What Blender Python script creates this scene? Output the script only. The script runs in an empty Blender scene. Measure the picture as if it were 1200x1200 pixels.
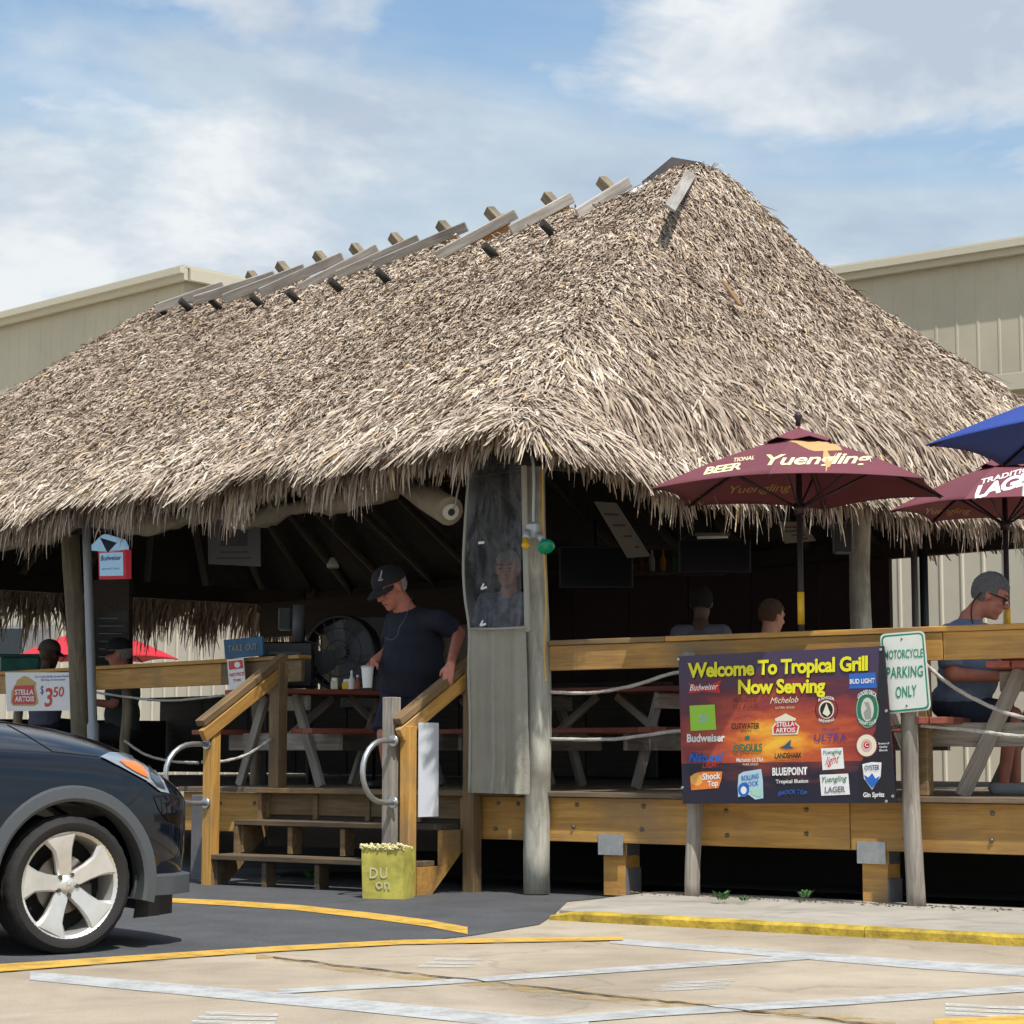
import bpy, bmesh, math, random
import numpy as np
from mathutils import Vector, Matrix, Euler
from mathutils.bvhtree import BVHTree
R = math.radians
random.seed(7); rng = np.random.default_rng(11)
scene = bpy.context.scene
COL = scene.collection

# ------------------------------------------------------------------ camera, sky, sun, exposure
EYE = Vector((0, 0, 1.06)); FPX = 2500.0; PITCH = math.atan(281 / 2500)
cam_d = bpy.data.cameras.new('camera'); cam = bpy.data.objects.new('camera', cam_d); COL.objects.link(cam)
cam_d.sensor_width = 36; cam_d.lens = 36 * FPX / 1200; cam_d.clip_end = 3000
cam.location = EYE; cam.rotation_euler = (R(90) + PITCH, 0, 0)
scene.camera = cam
SUN_EL, SUN_AZ = R(62), math.atan2(0.40, -0.92)      # azimuth of the sun, clockwise from +Y
sun_dir = Vector((math.sin(SUN_AZ) * math.cos(SUN_EL), math.cos(SUN_AZ) * math.cos(SUN_EL), math.sin(SUN_EL)))

world = bpy.data.worlds.new('World'); scene.world = world; world.use_nodes = True
wn, wl = world.node_tree.nodes, world.node_tree.links
bg = wn['Background']; bg.inputs['Strength'].default_value = 0.1
sky = wn.new('ShaderNodeTexSky'); sky.sky_type = 'NISHITA'; sky.sun_disc = False
sky.sun_elevation = SUN_EL; sky.sun_rotation = SUN_AZ; sky.air_density = 1.6; sky.dust_density = 0.4; sky.ozone_density = 2.0
tc = wn.new('ShaderNodeTexCoord'); sep = wn.new('ShaderNodeSeparateXYZ'); wl.new(tc.outputs['Generated'], sep.inputs[0])
def wmath(op, a, b=None):
    n = wn.new('ShaderNodeMath'); n.operation = op
    for i, v in enumerate((a, b)):
        if v is None: continue
        if hasattr(v, 'is_output'): wl.new(v, n.inputs[i])
        else: n.inputs[i].default_value = v
    return n.outputs[0]
hz = wmath('ADD', wmath('MAXIMUM', sep.outputs['Z'], 0.0), 0.30)
cx_, cy_ = wmath('DIVIDE', sep.outputs['X'], hz), wmath('DIVIDE', sep.outputs['Y'], hz)
cv = wn.new('ShaderNodeCombineXYZ'); wl.new(cx_, cv.inputs[0]); wl.new(cy_, cv.inputs[1]); cv.inputs[2].default_value = 3.7
def wnoise(scale, detail, rough, loc, dist=0.0, sc=(1, 1, 1)):
    m = wn.new('ShaderNodeMapping'); m.inputs['Location'].default_value = loc; m.inputs['Scale'].default_value = sc
    wl.new(cv.outputs[0], m.inputs[0])
    n = wn.new('ShaderNodeTexNoise'); n.inputs['Scale'].default_value = scale; n.inputs['Detail'].default_value = detail
    n.inputs['Roughness'].default_value = rough; n.inputs['Distortion'].default_value = dist
    wl.new(m.outputs[0], n.inputs['Vector']); return n.outputs[0]
def wramp(v, stops):
    n = wn.new('ShaderNodeValToRGB'); wl.new(v, n.inputs[0]); e = n.color_ramp.elements
    while len(e) < len(stops): e.new(0.5)
    for k, (p, c) in zip(e, stops): k.position = p; k.color = (*c, 1) if len(c) == 3 else c
    return n.outputs[0]
def wmix(f, a, b):
    n = wn.new('ShaderNodeMix'); n.data_type = 'RGBA'; wl.new(f, n.inputs[0])
    for i, v in ((6, a), (7, b)):
        if hasattr(v, 'is_output'): wl.new(v, n.inputs[i])
        else: n.inputs[i].default_value = (*v, 1)
    return n.outputs[2]
veil = wramp(wnoise(1.5, 6, 0.55, (1.1, 8.3, 0), 0.6, (1, 1.1, 1)), [(0.38, (.15, .15, .15)), (0.54, (.96, .96, .96))])
puff = wramp(wnoise(2.8, 8, 0.55, (9.3, 3.3, 1), 0.2), [(0.495, (0, 0, 0)), (0.575, (1, 1, 1))])
shade = wnoise(4.0, 5, 0.6, (4.2, 1.1, 2), 0.2)
veil_c = wramp(shade, [(0.35, (3.7, 4.55, 5.5)), (0.65, (5.2, 5.95, 6.5))])
puff_c = wramp(shade, [(0.38, (4.0, 4.7, 5.6)), (0.58, (6.7, 7.0, 7.2))])
tint = wn.new('ShaderNodeMix'); tint.data_type = 'RGBA'; tint.blend_type = 'MULTIPLY'; tint.inputs[0].default_value = 1
wl.new(sky.outputs[0], tint.inputs[6]); tint.inputs[7].default_value = (.86, 1.0, 1.14, 1)
c1 = wmix(veil, tint.outputs[2], veil_c)
c2 = wmix(puff, c1, puff_c)
wl.new(c2, bg.inputs['Color'])
world.cycles.sampling_method = 'MANUAL'; world.cycles.sample_map_resolution = 256

sun_d = bpy.data.lights.new('sun', 'SUN'); sun_d.energy = 4.2; sun_d.angle = R(0.6); sun_d.color = (1.0, 0.955, 0.88)
sun = bpy.data.objects.new('sun', sun_d); COL.objects.link(sun)
sun.rotation_euler = sun_dir.to_track_quat('Z', 'Y').to_euler(); sun.location = (0, 0, 30)

vs = scene.view_settings; vs.view_transform = 'Standard'; vs.look = 'None'; vs.gamma = 1; vs.use_curve_mapping = False; vs.exposure = 0.35
scene.cycles.max_bounces = 5; scene.cycles.diffuse_bounces = 3; scene.cycles.use_adaptive_sampling = True; scene.cycles.adaptive_threshold = .04; scene.cycles.transparent_max_bounces = 16
scene.cycles.use_denoising = True

# ------------------------------------------------------------------ where a line of sight meets the place
_F = Vector((0, math.cos(PITCH), math.sin(PITCH))); _U = Vector((0, -math.sin(PITCH), math.cos(PITCH)))
def ray(px, py): return Vector((1, 0, 0)) * ((px - 600) / FPX) + _U * ((600 - py) / FPX) + _F
def at(px, py, Y): d = ray(px, py); return EYE + d * (Y / d.y)
def hit(px, py, p, n): d = ray(px, py); return EYE + d * ((Vector(p) - EYE).dot(n) / d.dot(n))
def ground(px, py, z=0.0): return hit(px, py, (0, 0, z), Vector((0, 0, 1)))
C0 = at(631, 881, 16.1); C0.z = 0                     # the corner post
A_D, A_H = R(36), R(48)
DE = Vector((math.cos(A_D), -math.sin(A_D), 0)); DN = Vector((-math.sin(A_D), -math.cos(A_D), 0))   # along the deck front, out of it
HU = Vector((-math.cos(A_H), math.sin(A_H), 0)); HV = Vector((math.sin(A_H), math.cos(A_H), 0))     # along the hut, across it
def D(t, n, z=0.0): return C0 + DE * t + DN * n + Vector((0, 0, z))
def H(u, v, z=0.0): return C0 + HU * u + HV * v + Vector((0, 0, z))
def hitD(px, py, n=0.0): return hit(px, py, D(0, n), DN)
def hitV(px, py, v=0.0): return hit(px, py, H(0, v), HV)
def hitU(px, py, u=0.0): return hit(px, py, H(u, 0), HU)
ZF = 0.765                                             # deck floor

# ------------------------------------------------------------------ materials
MATS = {}
def _new(name):
    m = bpy.data.materials.new(name); m.use_nodes = True; MATS[name] = m
    return m, m.node_tree.nodes, m.node_tree.links, m.node_tree.nodes['Principled BSDF']
def flat(name, c, rough=0.6, metal=0.0, coat=0.0, var=0.0, vscale=6.0, bump=0.0, bscale=40.0, emit=0.0):
    if name in MATS: return MATS[name]
    m, n, l, b = _new(name); b.inputs['Base Color'].default_value = (*c, 1)
    b.inputs['Roughness'].default_value = rough; b.inputs['Metallic'].default_value = metal; b.inputs['Coat Weight'].default_value = coat
    if emit: b.inputs['Emission Color'].default_value = (*c, 1); b.inputs['Emission Strength'].default_value = emit
    if var or bump:
        t = n.new('ShaderNodeTexCoord')
    if var:
        x = n.new('ShaderNodeTexNoise'); x.inputs['Scale'].default_value = vscale; x.inputs['Detail'].default_value = 6; x.inputs['Roughness'].default_value = .65
        l.new(t.outputs['Object'], x.inputs['Vector'])
        r = n.new('ShaderNodeValToRGB'); e = r.color_ramp.elements
        e[0].position = .3; e[1].position = .7
        e[0].color = (*[v * (1 - var) for v in c], 1); e[1].color = (*[min(1, v * (1 + var)) for v in c], 1)
        l.new(x.outputs[0], r.inputs[0]); l.new(r.outputs[0], b.inputs['Base Color'])
    if bump:
        x = n.new('ShaderNodeTexNoise'); x.inputs['Scale'].default_value = bscale; x.inputs['Detail'].default_value = 4
        l.new(t.outputs['Object'], x.inputs['Vector'])
        u = n.new('ShaderNodeBump'); u.inputs['Strength'].default_value = bump; u.inputs['Distance'].default_value = .01
        l.new(x.outputs[0], u.inputs['Height']); l.new(u.outputs[0], b.inputs['Normal'])
    return m
def wood(name, dark, light, stain=None, rough=0.75, long=(0.6, 9, 9), knots=0.5):
    """grain runs along the board's own X"""
    m, n, l, b = _new(name); b.inputs['Roughness'].default_value = rough
    t = n.new('ShaderNodeTexCoord'); oi = n.new('ShaderNodeObjectInfo')
    off = n.new('ShaderNodeVectorMath'); off.operation = 'MULTIPLY_ADD'
    cmb = n.new('ShaderNodeCombineXYZ')
    for i in range(3): l.new(oi.outputs['Random'], cmb.inputs[i])
    off.inputs[1].default_value = (37, 23, 51)
    l.new(cmb.outputs[0], off.inputs[0]); l.new(t.outputs['Object'], off.inputs[2])
    mp = n.new('ShaderNodeMapping'); mp.inputs['Scale'].default_value = long; l.new(off.outputs[0], mp.inputs[0])
    g = n.new('ShaderNodeTexNoise'); g.inputs['Scale'].default_value = 3.2; g.inputs['Detail'].default_value = 9; g.inputs['Roughness'].default_value = .68; g.inputs['Distortion'].default_value = .6
    l.new(mp.outputs[0], g.inputs['Vector'])
    r = n.new('ShaderNodeValToRGB'); e = r.color_ramp.elements; e[0].position = .32; e[1].position = .68
    e[0].color = (*dark, 1); e[1].color = (*light, 1); l.new(g.outputs[0], r.inputs[0]); out = r.outputs[0]
    s = n.new('ShaderNodeTexNoise'); s.inputs['Scale'].default_value = 1.7; s.inputs['Detail'].default_value = 5; l.new(off.outputs[0], s.inputs['Vector'])
    sr = n.new('ShaderNodeValToRGB'); e = sr.color_ramp.elements; e[0].position = .48; e[1].position = .72
    e[0].color = (0, 0, 0, 1); e[1].color = (knots, knots, knots, 1); l.new(s.outputs[0], sr.inputs[0])
    mx = n.new('ShaderNodeMix'); mx.data_type = 'RGBA'; l.new(sr.outputs[0], mx.inputs[0]); l.new(out, mx.inputs[6])
    mx.inputs[7].default_value = (*(stain or [v * .45 for v in dark]), 1); out = mx.outputs[2]
    hv = n.new('ShaderNodeHueSaturation'); l.new(out, hv.inputs['Color'])
    mr = n.new('ShaderNodeMapRange'); mr.inputs[3].default_value = .8; mr.inputs[4].default_value = 1.18
    l.new(oi.outputs['Random'], mr.inputs[0]); l.new(mr.outputs[0], hv.inputs['Value'])
    l.new(hv.outputs[0], b.inputs['Base Color'])
    bp = n.new('ShaderNodeBump'); bp.inputs['Strength'].default_value = .35; bp.inputs['Distance'].default_value = .008
    l.new(g.outputs[0], bp.inputs['Height']); l.new(bp.outputs[0], b.inputs['Normal'])
    return m
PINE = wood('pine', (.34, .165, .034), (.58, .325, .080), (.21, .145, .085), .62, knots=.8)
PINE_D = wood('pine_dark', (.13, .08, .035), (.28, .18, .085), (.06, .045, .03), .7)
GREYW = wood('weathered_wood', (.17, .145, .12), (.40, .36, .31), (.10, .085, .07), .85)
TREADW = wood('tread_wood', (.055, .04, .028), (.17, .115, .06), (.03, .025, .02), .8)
DECKW = wood('deck_wood', (.12, .085, .055), (.26, .19, .12), (.06, .05, .04), .8)
POLE = wood('pole_wood', (.25, .24, .20), (.54, .53, .46), (.10, .085, .06), .85, (.8, 5, 5), .8)
POLE_L = wood('brown_pole_wood', (.11, .085, .055), (.26, .215, .145), (.05, .04, .028), .85, (.8, 5, 5), .8)
RIDGEW = wood('ridge_wood', (.22, .20, .18), (.50, .47, .43), (.12, .105, .09), .85)
REDW = wood('red_painted_wood', (.20, .045, .03), (.33, .085, .05), (.12, .04, .03), .55)
BEAMW = wood('shaded_beam_wood', (.018, .013, .010), (.04, .03, .022), (.01, .008, .007), .85)  # near-black: the shade under the roof is put into this wood colour
STEEL = flat('galvanised_steel', (.50, .52, .54), .38, .85, var=.15, vscale=20)
BOLT = flat('bolt_steel', (.16, .14, .12), .5, .7)
BLACK = flat('black_plastic', (.012, .012, .014), .45)
WHITE = flat('white_print', (.78, .78, .77), .55)
DARKTX = flat('dark_interior', (.018, .016, .02), .8)

# ------------------------------------------------------------------ building blocks
def link(name, mesh, mat=None, parent=None, M=None, smooth=False):
    o = bpy.data.objects.new(name, mesh); COL.objects.link(o)
    if mat is not None and not mesh.materials: mesh.materials.append(mat)
    W = M if M is not None else Matrix.Identity(4)
    if parent is not None:
        o.parent = parent; o.matrix_parent_inverse = parent['_w'] if False else Matrix.Identity(4)
        W = WORLD[parent.name].inverted() @ W; WORLD[o.name] = WORLD[parent.name] @ W
    else: WORLD[o.name] = W
    o.matrix_basis = W
    if smooth: mesh.polygons.foreach_set('use_smooth', [True] * len(mesh.polygons))
    return o
WORLD = {}
def tag(o, label=None, cat=None, group=None, kind=None):
    if label: o['label'] = label
    if cat: o['category'] = cat
    if group: o['group'] = group
    if kind: o['kind'] = kind
    return o
def thing(name, loc, label, cat, group=None, M=None):
    o = bpy.data.objects.new(name, None); COL.objects.link(o); o.empty_display_size = .2
    W = M if M is not None else Matrix.Translation(Vector(loc)); o.matrix_basis = W; WORLD[o.name] = W
    return tag(o, label, cat, group)
def bm_mesh(bm, name='mesh'):
    me = bpy.data.meshes.new(name); bmesh.ops.recalc_face_normals(bm, faces=bm.faces[:]); bm.to_mesh(me); bm.free(); return me
def pydata(v, f, name='mesh'):
    me = bpy.data.meshes.new(name); me.from_pydata([tuple(x) for x in v], [], f); me.update(); return me
def box_mesh(sx, sy, sz, bev=0.004):
    bm = bmesh.new(); bmesh.ops.create_cube(bm, size=1)
    bmesh.ops.scale(bm, vec=(sx, sy, sz), verts=bm.verts[:])
    if bev: bmesh.ops.bevel(bm, geom=bm.edges[:], offset=min(bev, .3 * min(sx, sy, sz)), segments=1, affect='EDGES', profile=.5)
    return bm_mesh(bm)
def frame(x, up=(0, 0, 1)):
    x = Vector(x).normalized(); up = Vector(up)
    y = up.cross(x)
    if y.length < 1e-5: y = Vector((0, 1, 0)).cross(x)
    y.normalize(); z = x.cross(y)
    return Matrix((x, y, z)).transposed().to_4x4()
def board(name, a, b, w, t, mat, parent=None, up=(0, 0, 1), bev=.004):
    """a board from a to b; t thick along `up`, w wide across"""
    a, b = Vector(a), Vector(b)
    return link(name, box_mesh((b - a).length, w, t, bev), mat, parent, Matrix.Translation((a + b) / 2) @ frame(b - a, up))
def box(name, c, s, mat, parent=None, M=None, bev=.004):
    return link(name, box_mesh(*s, bev), mat, parent, Matrix.Translation(Vector(c)) @ (M if M is not None else Matrix.Identity(4)))
ROT_D = frame(DE); ROT_H = frame(-HU)
def tube_mesh(pts, rad, seg=10, cap=True, ring=None):
    pts = [Vector(p) for p in pts]; n = len(pts); rad = rad if hasattr(rad, '__len__') else [rad] * n
    V, Fc = [], []; prev = None
    for i, p in enumerate(pts):
        d = (pts[min(i + 1, n - 1)] - pts[max(i - 1, 0)]).normalized()
        if prev is None: a = d.orthogonal().normalized()
        else: a = (prev - d * prev.dot(d)).normalized()
        prev = a; c = d.cross(a)
        for k in range(seg):
            th = 2 * math.pi * k / seg; q = 1 if ring is None else ring(i, k)
            V.append(p + (a * math.cos(th) + c * math.sin(th)) * rad[i] * q)
    for i in range(n - 1):
        for k in range(seg):
            k2 = (k + 1) % seg; Fc.append((i * seg + k, i * seg + k2, (i + 1) * seg + k2, (i + 1) * seg + k))
    if cap: Fc.append(tuple(range(seg))[::-1]); Fc.append(tuple((n - 1) * seg + k for k in range(seg)))
    return V, Fc
def tube(name, pts, rad, mat, parent=None, seg=10, smooth=True, ring=None):
    o0 = Vector(pts[0]); V, Fc = tube_mesh([Vector(p) - o0 for p in pts], rad, seg, True, ring)
    o = link(name, pydata(V, Fc), mat, parent, Matrix.Translation(o0))
    if smooth:
        for p in o.data.polygons: p.use_smooth = len(p.vertices) < 5
    return o
def smooth_path(pts, n=6):
    pts = [Vector(p) for p in pts]; out = []
    for i in range(len(pts) - 1):
        p0, p1, p2, p3 = pts[max(i - 1, 0)], pts[i], pts[i + 1], pts[min(i + 2, len(pts) - 1)]
        for k in range(n):
            t = k / n
            out.append(.5 * ((2 * p1) + (p2 - p0) * t + (2 * p0 - 5 * p1 + 4 * p2 - p3) * t * t + (3 * p1 - p0 - 3 * p2 + p3) * t ** 3))
    return out + [pts[-1]]
def pole(name, a, b, r0, r1, mat, parent=None, wob=.06, seed=0):
    """a round timber post with checks and wobble, its own X up the post"""
    a, b = Vector(a), Vector(b); L = (b - a).length; rr = random.Random(seed); n = 14
    ph = [rr.uniform(0, 6.28) for _ in range(6)]
    pts = [Vector((L * i / (n - 1), .012 * math.sin(i * .7 + ph[0]), .012 * math.sin(i * .55 + ph[1]))) for i in range(n)]
    def ring(i, k): return 1 + wob * (math.sin(k * 2 * math.pi / 18 * 3 + ph[2] + i * .2) * .5 + math.sin(k * 2 * math.pi / 18 * 5 + ph[3] - i * .35) * .3 + rr.uniform(-.4, .4))
    V, Fc = tube_mesh(pts, [r0 + (r1 - r0) * i / (n - 1) for i in range(n)], 18, True, ring)
    o = link(name, pydata(V, Fc), mat, parent, Matrix.Translation(a) @ frame(b - a))
    for p in o.data.polygons: p.use_smooth = len(p.vertices) < 5
    return o
def prism(name, pts, thick, mat, parent=None, bev=0.0):
    """a flat plate: outline points in space, given a thickness behind it"""
    pts = [Vector(p) for p in pts]; n = Vector((0, 0, 0))
    for i in range(len(pts)): n += pts[i].cross(pts[(i + 1) % len(pts)])
    n.normalize()
    if n.dot(EYE - pts[0]) < 0: n = -n
    c = sum(pts, Vector()) / len(pts); k = len(pts)
    V = [p - c for p in pts] + [p - c - n * thick for p in pts]
    F = [tuple(range(k)), tuple(range(2 * k - 1, k - 1, -1))] + [(i, (i + 1) % k, k + (i + 1) % k, k + i) for i in range(k)]
    bm = bmesh.new(); vv = [bm.verts.new(v) for v in V]
    for f in F: bm.faces.new([vv[i] for i in f])
    if bev: bmesh.ops.bevel(bm, geom=bm.edges[:], offset=bev, segments=1, affect='EDGES')
    return link(name, bm_mesh(bm), mat, parent, Matrix.Translation(c))
def lathe_mesh(prof, seg=32, axis='Z', caps=True):
    V, F = [], []
    for r, z in prof:
        for k in range(seg):
            a = 2 * math.pi * k / seg; x, y = r * math.cos(a), r * math.sin(a)
            V.append((x, y, z) if axis == 'Z' else (x, z, y))
    for i in range(len(prof) - 1):
        for k in range(seg):
            k2 = (k + 1) % seg; F.append((i * seg + k, i * seg + k2, (i + 1) * seg + k2, (i + 1) * seg + k))
    if caps: F.append(tuple(range(seg))); F.append(tuple((len(prof) - 1) * seg + k for k in range(seg)))
    bm = bmesh.new(); vv = [bm.verts.new(v) for v in V]
    for f in F:
        try: bm.faces.new([vv[i] for i in f])
        except ValueError: pass
    bmesh.ops.remove_doubles(bm, verts=bm.verts[:], dist=1e-5)
    return bm_mesh(bm)
def shade(o, ang=40):
    me = o.data; me.polygons.foreach_set('use_smooth', [True] * len(me.polygons))
    bm = bmesh.new(); bm.from_mesh(me)
    for e in bm.edges:
        if len(e.link_faces) == 2 and e.calc_face_angle(0) > R(ang): e.smooth = False
    bm.to_mesh(me); bm.free(); return o
def copy_tree(o, loc=None):
    """a copy of a thing with copies of its parts and sub-parts"""
    c = o.copy(); COL.objects.link(c); WORLD[c.name] = WORLD[o.name]
    for ch in [x for x in bpy.data.objects if x.parent == o]:
        k = copy_tree(ch); k.parent = c; k.matrix_parent_inverse = Matrix.Identity(4)
    if loc is not None: c.matrix_basis = loc; WORLD[c.name] = loc
    return c

# ------------------------------------------------------------------ lettering and print on flat faces
def text_mesh(s, bold=0.0, shear=0.0, spacing=1.0):
    cu = bpy.data.curves.new('txt', 'FONT'); cu.body = s; cu.size = 1; cu.shear = shear; cu.space_character = spacing
    cu.offset = bold; cu.resolution_u = 3; cu.align_x = 'CENTER'
    o = bpy.data.objects.new('txt', cu); COL.objects.link(o)
    dg = bpy.context.evaluated_depsgraph_get(); me = bpy.data.meshes.new_from_object(o.evaluated_get(dg))
    bpy.data.objects.remove(o); bpy.data.curves.remove(cu); return me
def lettering(parent, s, L, Rr, h, face, mat, bold=0.0, shear=0.0, spacing=1.0, lift=.004, name='lettering', arc=0.0, up=None, fine=0):
    """s written between baseline pixels L and Rr, h tall, on a face (a function from a line of sight to the surface)"""
    me = text_mesh(s, bold, shear, spacing)
    if fine:
        b_ = bmesh.new(); b_.from_mesh(me); bmesh.ops.triangulate(b_, faces=b_.faces[:]); bmesh.ops.subdivide_edges(b_, edges=b_.edges[:], cuts=fine, use_grid_fill=True); bmesh.ops.triangulate(b_, faces=b_.faces[:]); b_.to_mesh(me); b_.free()
    co = np.array([v.co for v in me.vertices])
    if len(co) == 0: return None
    x0, x1, y0, y1 = co[:, 0].min(), co[:, 0].max(), co[:, 1].min(), co[:, 1].max()
    top = 0.73 if any(ch.isupper() or ch.isdigit() or ch in 'bdfhklt' for ch in s) else .52
    up = up or (0, -1); P = []
    for x, y, _ in co:
        a = (x - x0) / (x1 - x0); b = y / top
        bend = arc * (1 - (2 * a - 1) ** 2)
        P.append(face(L[0] + (Rr[0] - L[0]) * a + up[0] * h * b, L[1] + (Rr[1] - L[1]) * a + up[1] * h * b - bend))
    c = P[0].copy(); to = (EYE - c).normalized() * lift
    for v, p in zip(me.vertices, P): v.co = p + to - c
    return link(name, me, mat, parent, Matrix.Translation(c))
def printed(parent, px, face, mat, lift=.0025, name='print', fine=0):
    if fine:
        b_ = bmesh.new(); b_.faces.new([b_.verts.new((x, y, 0)) for x, y in px]); bmesh.ops.triangulate(b_, faces=b_.faces[:]); bmesh.ops.subdivide_edges(b_, edges=b_.edges[:], cuts=fine, use_grid_fill=True)
        c = face(*px[0]).copy(); to = (EYE - c).normalized() * lift
        for v_ in b_.verts: v_.co = face(v_.co.x, v_.co.y) + to - c
        me = bpy.data.meshes.new(name); b_.to_mesh(me); b_.free(); return link(name, me, mat, parent, Matrix.Translation(c))
    P = [face(*q) for q in px]; c = P[0].copy(); to = (EYE - c).normalized() * lift
    return link(name, pydata([p + to - c for p in P], [tuple(range(len(P)))]), mat, parent, Matrix.Translation(c))
def oval(cx, cy, rx, ry, n=24): return [(cx + rx * math.cos(2 * math.pi * k / n), cy + ry * math.sin(2 * math.pi * k / n)) for k in range(n)]
def rect(x0, y0, x1, y1): return [(x0, y0), (x1, y0), (x1, y1), (x0, y1)]
# ================================================================== THE SETTING
def ground_mat(name, base, alt, dark, s1, s2, rough, crack=0.0, speck=0.0, bump=.25):
    m, n, l, b = _new(name); b.inputs['Roughness'].default_value = rough
    t = n.new('ShaderNodeTexCoord')
    def noise(s, d, r, dist=0):
        x = n.new('ShaderNodeTexNoise'); x.inputs['Scale'].default_value = s; x.inputs['Detail'].default_value = d; x.inputs['Roughness'].default_value = r; x.inputs['Distortion'].default_value = dist
        l.new(t.outputs['Object'], x.inputs['Vector']); return x.outputs[0]
    def ramp(v, a, bb, c0, c1):
        r = n.new('ShaderNodeValToRGB'); e = r.color_ramp.elements; e[0].position = a; e[1].position = bb; e[0].color = (*c0, 1); e[1].color = (*c1, 1)
        l.new(v, r.inputs[0]); return r.outputs[0]
    def mix(f, a, bb):
        x = n.new('ShaderNodeMix'); x.data_type = 'RGBA'; l.new(f, x.inputs[0]); l.new(a, x.inputs[6])
        if hasattr(bb, 'is_output'): l.new(bb, x.inputs[7])
        else: x.inputs[7].default_value = (*bb, 1)
        return x.outputs[2]
    c = ramp(noise(s1, 7, .62), .34, .66, base, alt)
    st = ramp(noise(s2, 5, .6, .8), .50, .72, (0, 0, 0), (.75, .75, .75)); c = mix(st, c, dark)
    fine = noise(95, 3, .7)
    if speck: c = mix(ramp(fine, .56, .66, (0, 0, 0), (speck,) * 3), c, tuple(min(1, v * 3.2) for v in base))
    if crack:
        v = n.new('ShaderNodeTexVoronoi'); v.feature = 'DISTANCE_TO_EDGE'; v.inputs['Scale'].default_value = .33
        dis = n.new('ShaderNodeVectorMath'); dis.operation = 'ADD'; nn = n.new('ShaderNodeTexNoise'); nn.inputs['Scale'].default_value = 1.5; nn.inputs['Detail'].default_value = 6
        l.new(t.outputs['Object'], nn.inputs['Vector']); l.new(t.outputs['Object'], dis.inputs[0]); l.new(nn.outputs[1], dis.inputs[1]); l.new(dis.outputs[0], v.inputs['Vector'])
        c = mix(ramp(v.outputs[0], .0, .008, (crack,) * 3, (0, 0, 0)), c, tuple(v_ * .25 for v_ in base))
    l.new(c, b.inputs['Base Color'])
    bp = n.new('ShaderNodeBump'); bp.inputs['Strength'].default_value = bump; bp.inputs['Distance'].default_value = .006
    l.new(fine, bp.inputs['Height']); l.new(bp.outputs[0], b.inputs['Normal'])
    return m
CONC = ground_mat('worn_concrete', (.30, .245, .18), (.41, .345, .26), (.19, .155, .115), 1.1, .8, .85, crack=.3, speck=.22)
CONC_W = ground_mat('pale_concrete', (.30, .28, .24), (.40, .37, .32), (.17, .155, .13), 1.2, 1.8, .85)
ASPH = ground_mat('asphalt', (.050, .052, .057), (.078, .080, .086), (.036, .037, .041), 1.4, 1.6, .8, speck=.8, bump=.9)
def worn_paint(name, c, wear=.5, lo=.42):
    m, n, l, b = _new(name); b.inputs['Roughness'].default_value = .6
    t = n.new('ShaderNodeTexCoord')
    x = n.new('ShaderNodeTexNoise'); x.inputs['Scale'].default_value = 5; x.inputs['Detail'].default_value = 9; x.inputs['Roughness'].default_value = .75
    l.new(t.outputs['Object'], x.inputs['Vector'])
    r = n.new('ShaderNodeValToRGB'); e = r.color_ramp.elements; e[0].position = lo - .12; e[1].position = lo + .12; e[0].color = (1 - wear,) * 3 + (1,); e[1].color = (1, 1, 1, 1)
    l.new(x.outputs[0], r.inputs[0]); l.new(r.outputs[0], b.inputs['Alpha'])
    y = n.new('ShaderNodeTexNoise'); y.inputs['Scale'].default_value = 2; l.new(t.outputs['Object'], y.inputs['Vector'])
    r2 = n.new('ShaderNodeValToRGB'); r2.color_ramp.elements[0].color = (*[v * .75 for v in c], 1); r2.color_ramp.elements[1].color = (*c, 1)
    l.new(y.outputs[0], r2.inputs[0]); l.new(r2.outputs[0], b.inputs['Base Color'])
    return m
WPAINT = worn_paint('white_road_paint', (.50, .51, .50), .55, .44)
WPAINT2 = worn_paint('faded_white_road_paint', (.60, .60, .57), .9, .5)
YPAINT = worn_paint('yellow_road_paint', (.70, .42, .07), .6)
YPAINT2 = worn_paint('faded_yellow_road_paint', (.50, .34, .12), 1.0, .57)
CRACK = flat('joint_dirt', (.055, .045, .035), .95)

def sheet(name, pts, z, mat, kind='structure'):
    c = sum((Vector(p) for p in pts), Vector()) / len(pts); c.z = 0
    V = [Vector((p[0] - c.x, p[1] - c.y, z)) for p in pts]
    bm = bmesh.new(); f = bm.faces.new([bm.verts.new(v) for v in V]); bm.normal_update()
    if f.normal.z < 0: f.normal_flip()
    bmesh.ops.triangulate(bm, faces=bm.faces[:])
    me = bpy.data.meshes.new(name); bm.to_mesh(me); bm.free()
    o = link(name, me, mat, None, Matrix.Translation(c)); return tag(o, kind=kind)
sheet("parking_lot", [(-900, -900, 0), (900, -900, 0), (900, 1500, 0), (-900, 1500, 0)], 0.0, CONC)
ap = [ground(-700, 1200), ground(0, 1136), ground(200, 1122), ground(330, 1113), ground(470, 1106), ground(552, 1097), ground(632, 1084), ground(650, 1072)]
sheet('asphalt_apron', ap + [D(.6, .5), D(.6, -.2), D(-1, -8), D(-14, -8), D(-16, 5)], 0.004, ASPH)

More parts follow.
